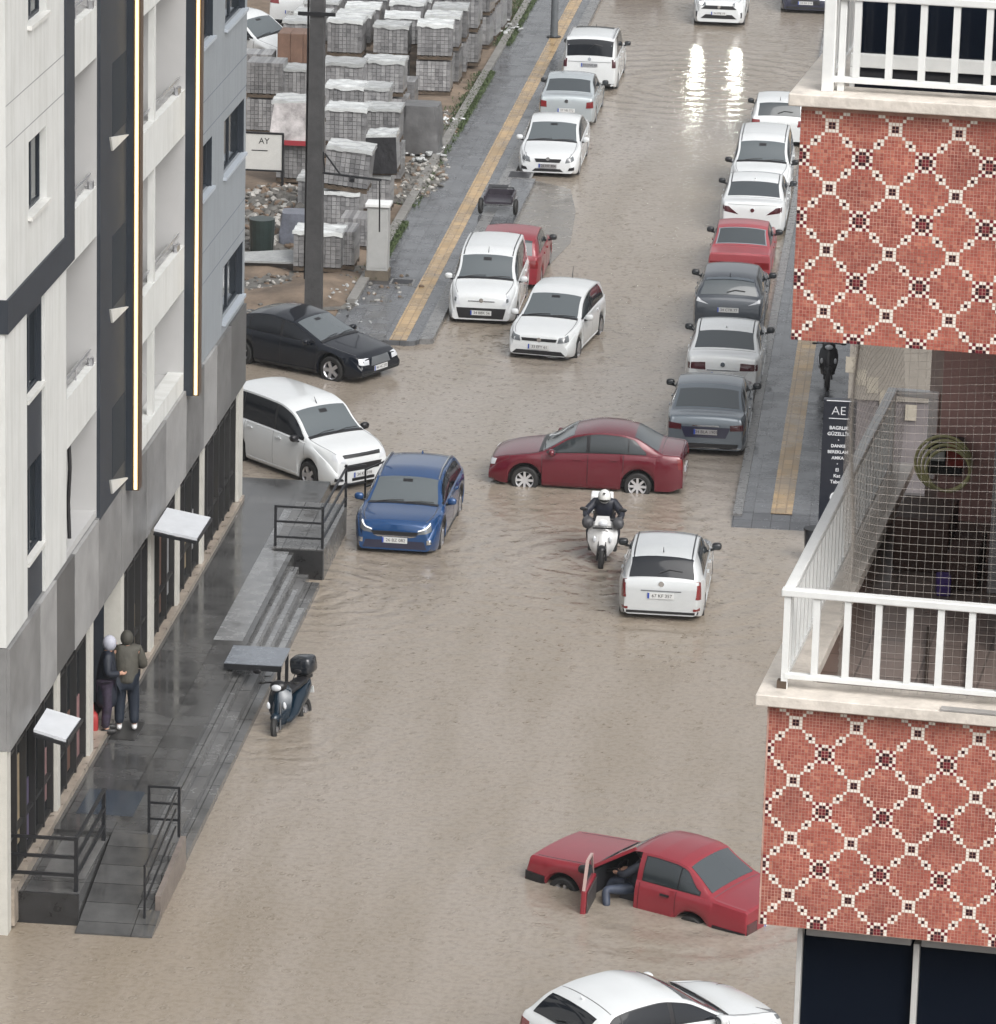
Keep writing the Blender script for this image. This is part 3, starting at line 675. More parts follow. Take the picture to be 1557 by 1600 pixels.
    if anchor == 'rear': off = L/2
    elif anchor == 'front': off = -L/2
    else: off = 0
    ang = PI/2+rz; c = Vector((v, u, 0))+Vector((math.cos(ang), math.sin(ang), 0))*off
    if k.get('fwheel'):                        # v,u is where the camera-side front wheel stands
        ox, oy = L/2-whs[0], k['fwheel']*W/2*.93
        c = Vector((v, u, 0))-Vector((math.cos(ang)*ox-math.sin(ang)*oy, math.sin(ang)*ox+math.cos(ang)*oy, 0))
    root = sthing(name, label, cat, c.x, c.y, -sink, ang, group)
    if k.get('tilt'): root.rotation_euler = (k['tilt'][0], k['tilt'][1], root.rotation_euler.z)
    bd = MB().add(verts, faces).build('body', paint, root, smooth=True, angle=32)
    # --- patches laid on the skin, each a thin shell
    def shell(P, N, m, nm, off=.006, par=None, dep=.02, lab=None):
        a, b = len(P), len(P[0]); mb = MB(); v0 = [P[i][j]+N[i][j]*off for i in range(a) for j in range(b)]; v1 = [P[i][j]-N[i][j]*dep for i in range(a) for j in range(b)]
        f = [(i*b+j, i*b+j+1, (i+1)*b+j+1, (i+1)*b+j) for i in range(a-1) for j in range(b-1)]
        n = a*b; rim = [j for j in range(b)]+[i*b+b-1 for i in range(1, a)]+[(a-1)*b+j for j in range(b-2, -1, -1)]+[i*b for i in range(a-2, 0, -1)]
        f += [(rim[q], rim[(q+1) % len(rim)], rim[(q+1) % len(rim)]+n, rim[q]+n) for q in range(len(rim))]
        mb.add(v0+v1, f); o = mb.build(nm, m, par or root, smooth=True, angle=40)
        if lab: o['label'] = lab
        return o
    def endpatch(end, cs, m, nm, off=.008, nx=7, nz=4, par=None, mirror=False, dep=.02):
        """end=+1 front, -1 rear. cs = BL, BR, TR, TL in (y,z); y is measured on a cylinder so patches wrap round the corner"""
        O = Vector((end*(L/2-.95), 0, 0)); outs = []
        for sgn in ((1, -1) if mirror else (1,)):
            P = []; N = []; ok = True
            for i in range(nz):
                r1 = []; r2 = []
                for j in range(nx):
                    a = i/(nz-1); b = j/(nx-1)
                    y = lerp(lerp(cs[0][0], cs[1][0], b), lerp(cs[3][0], cs[2][0], b), a)*sgn; z = lerp(lerp(cs[0][1], cs[1][1], b), lerp(cs[3][1], cs[2][1], b), a)
                    ph = math.atan2(y, .95); d = Vector((end*math.cos(ph), math.sin(ph), 0))
                    h = bvh.ray_cast(Vector((O.x, O.y, z))+d*3, -d)
                    zq = z
                    while (h[0] is None or (h[0]-O).dot(Vector((end, 0, 0))) < .95-.50-.3*(1-math.cos(ph))) and zq > .3 and abs(y) < .9:
                        zq -= .02; h = bvh.ray_cast(Vector((O.x, O.y, zq))+d*3, -d)
                    if h[0] is None: ok = False; h = (Vector((O.x, O.y, z))+d*.9, d)
                    nrm = h[1] if h[1].dot(d) > 0 else -h[1]
                    if nrm.z > .75: nrm = (nrm+d).normalized()
                    r1.append(h[0]); r2.append(nrm)
                P.append(r1); N.append(r2)
            outs.append(shell(P, N, m, nm, off, par, dep))
        return outs
    def sidepatch(sgn, fn, s0, s1, m, nm, off=.006, ns=24, nz=5, par=None, dep=.01):
        P = []; N = []
        for i in range(ns):
            s = lerp(s0, s1, i/(ns-1)); za, zb_ = fn(s); r1 = []; r2 = []
            for j in range(nz):
                z = lerp(za, zb_, j/(nz-1)); h = bvh.ray_cast(Vector((L/2-s, sgn*3, z)), Vector((0, -sgn, 0)))
                if h[0] is None: h = (Vector((L/2-s, sgn*upper(s)[1], z)), Vector((0, sgn, 0)))
                nrm = h[1] if h[1].y*sgn > 0 else -h[1]; r1.append(h[0]); r2.append(nrm)
            P.append(r1); N.append(r2)
        return shell(P, N, m, nm, off, par, dep)
    def toppatch(s0, s1, mar, m, nm, off=.006, ns=8, ny=9, wfun=None, par=None, cut=0., dep=.012):
        P = []; N = []
        for i in range(ns):
            s = lerp(s0, s1, i/(ns-1)); r1 = []; r2 = []; Wr = upper(s)[1]; w_ = (wfun(s) if wfun else Wr-mar)
            for j in range(ny):
                y = lerp(-w_, w_, j/(ny-1)); sc = s+cut*(abs(y)/w_)**2*(1 if i < ns/2 else 0); z = topz(sc, y)
                dz = (topz(sc+.01, y)-topz(sc-.01, y))/.02; nrm = Vector((dz, 0, 1)).normalized()
                r1.append(Vector((L/2-sc, y, z))); r2.append(nrm)
            P.append(r1); N.append(r2)
        return shell(P, N, m, nm, off, par, dep)
    glass = k.get('glass', m_glass); rglass = k.get('rear_glass', m_grear); sglass = k.get('side_glass', m_gside)
    ws = [a*sL for a in B['ws']]; rg = [a*sL for a in B['rg']]; dlo = [a*sL for a in B['dlo']]; bp = B['bp']*sL
    wsg = toppatch(ws[0], ws[1], .055, glass, 'windscreen', off=.008)
    toppatch(ws[0]-.05, ws[0]+.03, .03, m_black, 'cowl', off=.012, ns=3, par=wsg)
    if k.get('visor'): pass
    rm = k.get('rear_margin', .06)
    rwn = toppatch(rg[0], rg[1], rm, rglass, 'rear_window', off=.008, ns=7)
    for sg in (1, -1):
        if hole and sg == hole[2] and False: continue
        def fn(s, up=.05, dn=.045):
            Wh, Wr, zt, zb_, cr, kk, g = upper(s); a = zb_+dn; b = zt-cr-up
            if s > dlo[1]-.28*sL: b = min(b, lerp(zt-cr-up, a+.04, ((s-(dlo[1]-.28*sL))/(.28*sL))**1.6))
            return a, max(b, a+.012)
        start = dlo[0]
        if not (hole and sg == hole[2]):
            if not k.get('bodypillar'): sidepatch(sg, lambda s: (fn(s)[0]-.018, fn(s)[1]+.014), start-.03, dlo[1]+.02, k.get('trim', m_black), 'window_trim', off=.003, ns=40)
            sidepatch(sg, fn, start, bp-.04, sglass, 'side_window', off=.008)
        else:
            sidepatch(sg, lambda s: (fn(s)[0]-.018, fn(s)[1]+.014), bp+.02, dlo[1]+.02, m_black, 'window_trim', off=.003, ns=24)
        sidepatch(sg, fn, bp+.04, dlo[1], sglass, 'side_window', off=.008)
        qs = dlo[1]-.40*sL
        sidepatch(sg, lambda s: (fn(s)[0], fn(s)[1]), qs-.012, qs+.012, m_black, 'window_bar', off=.012, ns=3)
        # door seams, handles, sill, mirror
        seam = k.get('seam', m_dark)
        for sx in (bp, dlo[0]-.12+0.0, min(dlo[1]-.3, whs[1]-wr-.02)):
            if hole and sg == hole[2] and sx < hole[1]+.05: continue
            sidepatch(sg, lambda s: (bot(s)+.04 if bot(s) < .4 else bot(s), belt(s)), sx-.008, sx+.008, seam, 'door_seam', off=.002, ns=2, nz=9)
        for sx in (bp-.22, min(dlo[1]-.3, whs[1]-wr-.02)-.2):
            if hole and sg == hole[2] and sx < hole[1]: continue
            sidepatch(sg, lambda s: (belt(s)-.115, belt(s)-.085), sx-.08, sx+.08, k.get('handle', paint), 'door_handle', off=.03, ns=4, nz=3)
        sidepatch(sg, lambda s: (bot(s)+.0, .29), whs[0]+wr+.08, whs[1]-wr-.08, k.get('sill', m_black if k.get('cladding') else paint), 'sill', off=.012, ns=12, nz=3)
        if k.get('cladding'):
            for c in whs:
                sidepatch(sg, lambda s: (bot(s)-.0, min(bot(s)+.07, .2+wr*2.4)), c-wr-.06, c+wr+.06, m_black, 'wheel_arch_trim', off=.014, ns=20, nz=3)
        if not (hole and sg == hole[2]):
            y = (hw(dlo[0]+.15)+.085)*sg; xm = L/2-dlo[0]-.1; zm = belt(dlo[0]+.1)+.07
            mm = MB().ell((xm, y, zm), (.07, .10, .075), nu=12, nv=8, pw=.7).build('mirror', k.get('mirror', paint), root, smooth=True, angle=60)
            MB().beam((xm, y, zm-.05), (xm, y-sg*.16, zm-.09), .05, .04).build('mirror_arm', m_black, mm)
            MB().ell((xm-.068, y, zm), (.015, .085, .058), nu=10, nv=6).build('mirror_glass', m_mglass, mm, smooth=True)
    toppatch(ws[1]-.16, ws[1]-.08, 0, m_black, 'inner_mirror', off=.0095, ns=3, ny=3, wfun=lambda s: .10, par=wsg)
    # roof seams / rails / antenna / wipers
    r0, r1 = ws[1]+.07, rg[0]-.05
    if k.get('roof_seam'):
        for sg in (1, -1):
            P = [[Vector((L/2-s, sg*upper(s)[1]*(.90)+q, topz(s, upper(s)[1]*.9))) for q in (-.014, .014)] for s in [lerp(r0-.03, r1+.05, i/12) for i in range(13)]]
            shell(P, [[Vector((0, 0, 1))]*2 for _ in P], m_black, 'roof_seam', .004)
    if k.get('roof_rail'):
        for sg in (1, -1):
            pts = [Vector((L/2-s, sg*upper(s)[1]*.93, topz(s, upper(s)[1]*.93)+.035*math.sin(PI*min(1, max(0, i/12)))**.35)) for i, s in enumerate([lerp(r0-.05, r1+.1, i/12) for i in range(13)])]
            MB().path(pts, .022, 6).build('roof_rail', k['roof_rail'], root, smooth=True)
    if k.get('sunroof'): toppatch(r0+.02, r0+.75, .16, m_glass2, 'sunroof', off=.004)
    if k.get('roof_line'): toppatch(r1-.16, r1-.145, .02, m_kerb, 'roof_joint', off=.002, ns=2)
    an = k.get('antenna')
    if an:
        s = r1-.1 if an != 'front' else r0+.02; z = topz(s, 0); 
        MB().tube((L/2-s, 0, z-.01), (L/2-s-.1 if an != 'fin' else L/2-s-.05, 0, z+(.26 if an == 'long' else .13 if an != 'fin' else .05)), .012 if an != 'fin' else .03, 6, .005).build('antenna', m_black if an != 'fin' else paint, root)
    for y0, y1 in ((.05, .62), (-.55, .0)):
        pts = [Vector((L/2-s, y, topz(s, y)+.02)) for s, y in ((ws[0]-.0, y0*1.), (ws[0]+.05, lerp(y0, y1, .5)), (ws[0]+.06, y1))]
        MB().path(pts, .009, 5).build('wiper', m_black, wsg)
    if kind in ('hatch', 'van', 'suv', 'sport'):
        s = rg[1]-.03; MB().path([Vector((L/2-s_, y, topz(s_, y)))+Vector((-.02, 0, .02)) for s_, y in ((s, .05), (s-.04, -.15), (s-.03, -.4))], .01, 5).build('rear_wiper', m_black, rwn)
    if k.get('spoiler'):
        toppatch(rg[0]-.09, rg[0]+.0, .05, k['spoiler'], 'spoiler', off=.03, ns=3)
    # third brake light, mirror inside
    # lamps, grille, bumpers
    for cs in k.get('headlights', ()):
        for o in endpatch(1, cs, k.get('lampmat', m_lamp), 'headlight', mirror=True): 
            pass
    for cs, m in k.get('front', ()): endpatch(1, cs, m, 'grille' if m in (m_black, m_dark, m_ink) else 'front_trim', off=.01, nx=13, nz=4)
    for cs, m in k.get('front_pair', ()): endpatch(1, cs, m, 'fog_lamp', off=.014, mirror=True)
    for cs in k.get('taillights', ()): endpatch(-1, cs, k.get('tailmat', m_tail), 'taillight', mirror=True)
    for cs, m in k.get('rear_pair', ()): endpatch(-1, cs, m, 'reflector', off=.012, mirror=True)
    for cs, m in k.get('rear', ()): endpatch(-1, cs, m, 'rear_trim', off=.01, nx=13, nz=3)
    # bonnet outline
    def bonnet():
        P = []; N = []
        for sg in (1, -1):
            pts = [(s, sg*(upper(s)[1]-.03+.0*s)) for s in [lerp(.16, ws[0]-.05, i/10) for i in range(11)]]
            shell([[Vector((L/2-s, y-.007, topz(s, y))), Vector((L/2-s, y+.007, topz(s, y)))] for s, y in pts], [[Vector((0, 0, 1))]*2]*11, seam_m, 'bonnet_seam', .003)
    seam_m = mat('seam_grey', (.08, .08, .085), .5); bonnet()
    if kind in ('sedan', 'box'): toppatch(rg[1]+.07, rg[1]+.08, .02, seam_m, 'boot_seam', off=.003, ns=2)
    # plates with lettering
    def plate(end, z, txt, y=0., mtl=m_plate, gm=None):
        h = bvh.ray_cast(Vector((end*6, y, z)), Vector((-end, 0, 0)))
        if h[0] is None: return
        n = h[1] if h[1].x*end > 0 else -h[1]; tl = math.asin(max(-.6, min(.6, n.z)))
        P = MB().box(-.26, .26, -.058, .058, -.01, .006, 0).box(-.26, -.225, -.056, .056, .0061, .0075, 1)
        p = P.build('number_plate', [mtl, m_blue], root)
        p.matrix_local = Matrix.Translation(h[0]+Vector((end*.014, 0, 0))) @ Matrix.Rotation(PI/2 if end > 0 else -PI/2, 4, 'Z') @ Matrix.Rotation(PI/2-tl*.6, 4, 'X')
        textmesh(txt, .095, 'plate_lettering', m_ink, p, (.02, 0, .008), (0, 0, 0), ext=.001)
    if k.get('plate'): plate(*k['plate'])
    if k.get('emblem'):
        en, z = k['emblem']; h = bvh.ray_cast(Vector((en*6, 0, z)), Vector((-en, 0, 0)))
        if h[0]: MB().tube(h[0]-Vector((en*.02, 0, 0)), h[0]+Vector((en*.02, 0, 0)), .055, 14).build('emblem', k.get('embm', m_chrome), root, smooth=True)
    # underside and wheels
    MB().box(-L/2+.35, L/2-.35, -W/2*.78, W/2*.78, .24, .42 if not hole else .30).build('underbody', m_dark, root)
    tm, rmz = wheel_meshes(wr, k.get('spokes', 7), k.get('rimmat', m_alloy))
    for c_ in whs:
        for sg in (1, -1):
            wh_ = bpy.data.objects.new('wheel', None); COL.objects.link(wh_); wh_.parent = root; wh_.location = (L/2-c_, sg*(W/2-.12), zw)
            wh_.rotation_euler = (0, 0, 0 if sg > 0 else PI); wh_.empty_display_size = .1
            if c_ == whs[0] and k.get('steer'): wh_.rotation_euler.z += k['steer']
            for nm_, me in (('tyre', tm), ('rim', rmz)):
                o = bpy.data.objects.new(nm_, me); COL.objects.link(o); o.parent = wh_
            MB().box(-wr-.1, wr+.1, -.16, -.12, -.1, wr+.08).build('wheel_liner', m_dark, wh_)
    root['_'] = 0; del root['_']
    return dict(root=root, L=L, W=W, bvh=bvh, topz=topz, upper=upper, bot=bot, belt=belt, end=endpatch, side=sidepatch, top=toppatch, shell=shell, whs=whs, body=bd, ws=ws)

p_silver = mat('silver_paint', (.42, .46, .48), .2, .3, coat=.7)
p_grey = mat('grey_paint', (.13, .155, .18), .18, .35, coat=.8)
p_dgrey = mat('dark_grey_paint', (.06, .07, .085), .2, .3, coat=.8)
p_red = mat('red_paint', (.22, .018, .028), .28, coat=.5, var=.08, vs=2)
p_fred = mat('faded_red_paint', (.30, .055, .065), .3, coat=.5, var=.12, vs=2)
p_mar = mat('maroon_paint', (.115, .006, .016), .2, .15, coat=.8)
p_blue = mat('blue_paint', (.010, .055, .165), .18, .25, coat=.9)
p_blk = mat('black_paint', (.004, .006, .011), .12, spec=.3, coat=.45)
p_navy = mat('navy_paint', (.02, .022, .045), .2, coat=.8)
PARKR = 'cars parked along the right kerb'; PARKL = 'cars parked along the left kerb'
AW, TW = 0, PI     # away from / towards the camera
seamw = mat('seam_on_white', (.25, .26, .27), .5)
# ---- right-hand row, rears towards the camera except the small van
car('sedan', 'parked_car', 'dark navy car at the top right, nose towards us beside the balcony railing', 'car', -4.4, 155.6, TW, p_navy, anchor='front', group=PARKR, front=[(((-.5, .45), (.5, .45), (.5, .6), (-.5, .6)), m_black), (((-.8, .3), (.8, .3), (.8, .36), (-.8, .36)), m_dark)], headlights=[((.5, .6), (.85, .62), (.85, .76), (.5, .7))], plate=(1, .5, '34 KR 518'), rear_round=.1)
car('hatch', 'parked_car', 'white hatchback parked farthest of the white cars at the right kerb, behind the small van', 'car', -4.35, 131.6, AW, m_white, anchor='rear', group=PARKR, mirror=m_black, sL=1.03, sW=1.03, taillights=[((.55, .72), (.92, .74), (.92, .92), (.6, .9))], plate=(-1, .55, '26 ADL 41'), antenna='short', seam=seamw, rear_margin=.08)
nemo = car('van', 'small_van', 'small white van with round headlamps facing us in the right-hand row', 'van', -4.55, 123.4, TW, m_white, anchor='front', group=PARKR, mirror=m_black, roof_seam=1, headlights=[((.46, .66), (.82, .72), (.86, .9), (.58, .9))], front=[(((-.62, .3), (.62, .3), (.55, .5), (-.55, .5)), m_black), (((-.42, .70), (.42, .70), (.42, .705), (-.42, .705)), seamw)], emblem=(1, .77), plate=(1, .42, '34 DEM 86'), seam=seamw)
nemo['end'](1, ((.6, .74), (.68, .75), (.69, .83), (.61, .82)), m_lampd, 'headlight_bulb', off=.014, mirror=True)
car('sedan', 'parked_car', 'white saloon with slanted dark red tail lamps parked behind the red boxy car', 'car', -4.55, 119.0, AW, m_white, anchor='rear', group=PARKR, mirror=m_black, roof_seam=1, sW=1.01, tailmat=m_taild, taillights=[((.38, .70), (.82, .78), (.88, .93), (.66, .90))], plate=(-1, .42, '06 BOF 38'), emblem=(-1, .82), antenna='fin', seam=seamw, rear=[(((-.7, .955), (.7, .955), (.7, .963), (-.7, .963)), seamw)], rear_round=.14)
redbox = car('box', 'parked_car', 'faded red boxy old saloon with pale rim around its rear window in the right-hand row', 'car', -4.6, 113.0, AW, p_fred, anchor='rear', group=PARKR, mirror=m_black, taillights=[((.4, .55), (.78, .55), (.78, .72), (.4, .72))], plate=(-1, .6, '27 KJ 603'), rear=[(((-.8, .3), (.8, .3), (.8, .46), (-.8, .46)), m_black)])
for a, b in ((3.00, 3.022), (3.46, 3.485)): redbox['top'](a, b, .03, m_chrome, 'window_rim', off=.012, ns=2)
for sg in (1, -1):
    redbox['shell']([[Vector((redbox['L']/2-s, sg*(redbox['upper'](s)[1]-.055)+q, redbox['topz'](s, redbox['upper'](s)[1]-.05))) for q in (-.015, .015)] for s in (3.0, 3.15, 3.3, 3.48)], [[Vector((-.4, 0, .9))]*2]*4, m_chrome, 'window_rim', .014)
car('suv', 'parked_car', 'dark grey crossover with boomerang tail lamps parked between the red and the white saloon', 'car', -4.6, 107.3, AW, p_dgrey, anchor='rear', group=PARKR, mirror=m_black, sL=.955, sW=.985, antenna='short', spoiler=p_grey, tumble=.72, tailmat=m_lamp, taillights=[((.5, .90), (.84, .97), (.86, 1.06), (.74, 1.0))], rear=[(((-.82, .34), (.82, .34), (.82, .52), (-.82, .52)), m_black), (((-.84, .62), (.84, .62), (.84, .68), (-.84, .68)), p_dgrey)], plate=(-1, .78, '34 CTR 77'), cladding=1, rear_margin=.03, rear_glass=m_glass)
car('sedan', 'parked_car', 'white saloon with wide dark tail lamps and grey lower boot parked behind the grey saloon', 'car', -4.42, 101.5, AW, m_white, anchor='rear', group=PARKR, mirror=m_black, roof_seam=1, sL=1.0, tailmat=m_taild, taillights=[((.40, .70), (.88, .72), (.90, .86), (.42, .88))], rear=[(((-.50, .52), (.50, .52), (.62, .70), (-.62, .70)), mat('lower_boot_grey', (.45, .46, .47), .3)), (((-.38, .685), (.38, .685), (.38, .71), (-.38, .71)), m_chrome)], rear_pair=[(((.5, .36), (.7, .36), (.7, .40), (.5, .40)), m_dark)], plate=(-1, .6, '27 AUE 27'), emblem=(-1, .84), antenna='fin', seam=seamw, rear_round=.13)
grey = car('sedan', 'parked_car', 'metallic grey saloon with chrome boot strip, nearest of the cars parked at the right kerb', 'car', -4.5, 95.9, AW, p_grey, anchor='rear', group=PARKR, mirror=m_black, sL=1.03, sW=1.01, tailmat=m_taild, taillights=[((.55, .72), (.9, .74), (.9, .88), (.55, .84))], rear=[(((-.45, .55), (.45, .55), (.56, .79), (-.56, .79)), p_navy), (((-.3, .8), (.3, .8), (.3, .83), (-.3, .83)), m_chrome), (((-.82, .3), (.82, .3), (.82, .42), (-.82, .42)), m_black), (((-.8, .31), (.8, .31), (.8, .33), (-.8, .33)), m_chrome)], plate=(-1, .68, '34 BLA 1905', 0., m_alloy), trim=m_chrome, rear_round=.1)
# ---- left-hand row
car('van', 'parked_van', 'white family van with roof rails and wide dark tailgate window at the far left kerb', 'van', -10.65, 139.3, AW, m_white, anchor='rear', group=PARKL, mirror=m_black, sL=1.1, sW=1.04, sH=1.05, roof_rail=m_alloy, sunroof=1, rear_glass=m_glass2, side_glass=m_glass2, rear_margin=.0, tailmat=m_taild, taillights=[((.72, .86), (.9, .86), (.9, 1.12), (.74, 1.12))], plate=(-1, .93, '34 DNG 65', 0., m_alloy), rear=[(((-.7, 1.02), (.7, 1.02), (.7, 1.04), (-.7, 1.04)), seamw), (((-.8, .28), (.8, .28), (.8, .36), (-.8, .36)), m_black)], emblem=(-1, 1.12), antenna='front', seam=seamw, tumble=.86)
car('sedan', 'parked_car', 'silver saloon parked between the white family van and the white saloon on the left', 'car', -10.85, 133.3, AW, p_silver, anchor='rear', group=PARKL, mirror=m_black, sL=.93, sW=.97, taillights=[((.6, .68), (.88, .7), (.88, .9), (.62, .86))], plate=(-1, .6, '27 VB 772'), emblem=(-1, .88))
car('sedan', 'parked_car', 'white saloon facing us at the left kerb with its two-slot dark grille', 'car', -10.7, 125.5, TW, m_white, anchor='front', group=PARKL, mirror=m_white, sL=.985, sW=.985, lampmat=m_lampd, headlights=[((.5, .55), (.88, .62), (.88, .78), (.55, .68))], front=[(((-.34, .56), (.34, .56), (.4, .66), (-.4, .66)), m_black), (((-.45, .3), (.45, .3), (.36, .38), (-.36, .38)), m_black)], front_pair=[(((.58, .34), (.78, .36), (.78, .45), (.62, .42)), m_black)], emblem=(1, .66), plate=(1, .46, '26 HT 804', 0., m_alloy), seam=seamw)
redh = car('hatch', 'parked_car', 'red hatchback at the left kerb mostly hidden behind the small white van', 'car', -10.45, 111.2, AW, p_red, anchor='rear', group=PARKL, mirror=m_black, antenna='short', taillights=[((.5, .7), (.82, .7), (.82, .9), (.6, .9))], plate=(-1, .55, '27 FK 190'))
fio = car('van', 'small_van', 'small white van with a big black lower grille parked at the left kerb corner', 'van', -10.7, 107.3, TW, m_white, anchor='front', sink=.15, group=PARKL, mirror=m_white, roof_seam=1, antenna='front', headlights=[((.52, .62), (.84, .68), (.86, .88), (.62, .84))], front=[(((-.55, .30), (.55, .30), (.62, .56), (-.62, .56)), m_black), (((-.34, .715), (.34, .715), (.34, .74), (-.34, .74)), m_chrome)], emblem=(1, .75), plate=(1, .44, '34 BBK 56'), seam=seamw)
fio['end'](1, ((.64, .70), (.74, .72), (.75, .80), (.66, .79)), m_lampd, 'headlight_bulb', off=.014, mirror=True)
car('hatch', 'car', 'white hatchback standing in the flood right beside the small van, one fog lamp lit', 'car', -8.95, 103.9, TW-R(8), m_white, anchor='front', sink=.13, mirror=m_white, sW=.985, lampmat=m_lampd, antenna='long', headlights=[((.46, .58), (.84, .62), (.86, .76), (.5, .70))], front=[(((-.42, .60), (.42, .60), (.45, .67), (-.45, .67)), m_black), (((-.66, .28), (.66, .28), (.55, .38), (-.55, .38)), m_black)], emblem=(1, .64), plate=(1, .47, '33 EFY 61'), seam=seamw, spokes=5)
# ---- moving / stranded cars
mer = car('sedan', 'car', 'black saloon with star-spoked alloy wheel nosing out of the side street', 'car', -13.55, 101.0, R(-117.6), p_blk, sink=.08, fwheel=-1, boxy=1, front_round=.09, rear_round=.05, sL=.98, sW=.97, sH=.97, spokes=5, mirror=p_blk, glass=m_glass, side_glass=m_glass2, lampmat=m_lamp, headlights=[((.47, .52), (.84, .55), (.84, .68), (.47, .67))], front=[(((-.38, .48), (.38, .48), (.33, .67), (-.33, .67)), m_lampd), (((-.8, .28), (.8, .28), (.8, .33), (-.8, .33)), m_dark)], plate=(1, .40, '46 HC 270'), wr=.33)
m_vis = mat('visor_black', (.02, .02, .022), .2, coat=.5)
cour = car('van', 'van', 'white van with black bonnet visor nosing out of the side street, beside the blue car', 'van', -12.78, 91.9, R(-134.6), m_white, sink=.1, fwheel=-1, sL=1.045, sW=1.02, sH=1.0, mirror=m_black, antenna='front', side_glass=m_glass2, tumble=.80, wr=.31, spokes=5,
    headlights=[((.46, .70), (.86, .78), (.86, .92), (.50, .80))], front=[(((-.42, .52), (.42, .52), (.52, .66), (-.52, .66)), m_black), (((-.30, .30), (.30, .30), (.30, .36), (-.30, .36)), m_black), (((-.50, .80), (.50, .80), (.56, .87), (-.56, .87)), m_vis)],
    front_pair=[(((.52, .33), (.78, .35), (.76, .42), (.56, .38)), m_black)], plate=(1, .43, '34 KP 318'), seam=seamw)
blue = car('suv', 'car', 'blue crossover facing us in the flood with silver roof rails and thin white daytime lamps', 'car', -10.33, 87.05, TW-R(2), p_blue, sink=.17, anchor='front', sL=.97, sW=.985, sH=.91, mirror=p_blue, roof_rail=m_chrome, tumble=.76, side_glass=m_glass2, cladding=1, antenna='fin', glass=m_glass,
    lampmat=m_lampd, headlights=[((.46, .60), (.86, .66), (.88, .80), (.52, .68))], front=[(((-.44, .57), (.44, .57), (.50, .65), (-.50, .65)), m_black), (((-.34, .535), (.34, .535), (.46, .565), (-.46, .565)), m_chrome), (((-.66, .30), (.66, .30), (.6, .46), (-.6, .46)), p_navy)],
    front_pair=[(((.66, .40), (.76, .42), (.76, .50), (.66, .50)), m_chrome)], plate=(1, .47, '26 BZ 082'))
blue['end'](1, ((.48, .665), (.86, .785), (.87, .815), (.49, .69)), mat('daytime_lamp', (.9, .9, .9), .2, emit=(1, 1, 1), es=.35), 'daytime_lamp', off=.02, mirror=True)
alb = car('sedan', 'car', 'maroon saloon crossing the flooded street sideways with silver alloy wheels', 'car', uv(820, 752, .12)[0], uv(820, 752, .12)[1], R(88.7), p_mar, sink=.15, fwheel=1, sL=.915, sW=.955, sH=1.0, spokes=8, mirror=p_mar, rimmat=mat('bright_alloy', (.7, .7, .72), .3, .6), wh=(.87, 3.54), wr=.30, bodypillar=0, handle=p_mar, seam=mat('seam_on_maroon', (.03, .003, .005), .5),
    headlights=[((.42, .56), (.82, .60), (.84, .72), (.5, .70))], front=[(((-.34, .58), (.34, .58), (.36, .66), (-.36, .66)), m_black), (((-.7, .28), (.7, .28), (.6, .38), (-.6, .38)), m_black)], taillights=[((.66, .72), (.9, .72), (.92, .95), (.68, .93))], plate=(-1, .6, '27 TJ 428'))
clio = car('hatch', 'car', 'white hatchback driving away with tall red tail lamps, just behind the scooter rider', 'car', -4.66, 83.5, R(0), mat('silver_white_paint', (.50, .52, .53), .16, .1, coat=.7, var=.04, vs=2), sink=.17, anchor='rear', mirror=m_black, roof_seam=1, rear_glass=m_glass2, antenna='short', sW=1.0, taillights=[((.68, .62), (.90, .60), (.90, .94), (.74, .97))], rear_margin=.02,
    rear=[(((-.80, .26), (.80, .26), (.80, .36), (-.80, .36)), m_black), (((-.40, .755), (.40, .755), (.40, .775), (-.40, .775)), m_lampd)], rear_pair=[(((.64, .385), (.86, .385), (.86, .43), (.64, .43)), m_tail)], plate=(-1, .67, '67 KF 357'), emblem=(-1, .9), seam=seamw, tumble=.74, rear_round=.17)
tof = car('box', 'car', 'old red boxy saloon stranded deep in the flood with its driver door wide open', 'car', uv(880, 1378, .1)[0], uv(880, 1378, .1)[1], R(62), p_red, sink=.46, tilt=(0, -.04), fwheel=1, mirror=m_black, hole=(1.28, 2.13, 1), sL=1.0, bodypillar=1, nomirror=0, seam=mat('seam_on_red', (.08, .004, .008), .5), handle=m_black, tumble=.76,
    headlights=[((.50, .56), (.76, .58), (.77, .72), (.5, .72))], front=[(((-.80, .36), (.80, .36), (.80, .50), (-.80, .50)), m_black), (((-.46, .56), (.46, .56), (.46, .72), (-.46, .72)), m_black)], taillights=[((.48, .50), (.80, .50), (.80, .72), (.48, .72))], rear=[(((-.80, .32), (.80, .32), (.80, .48), (-.80, .48)), m_black)], plate=(-1, .6, '27 HN 615'), tailmat=m_taild)
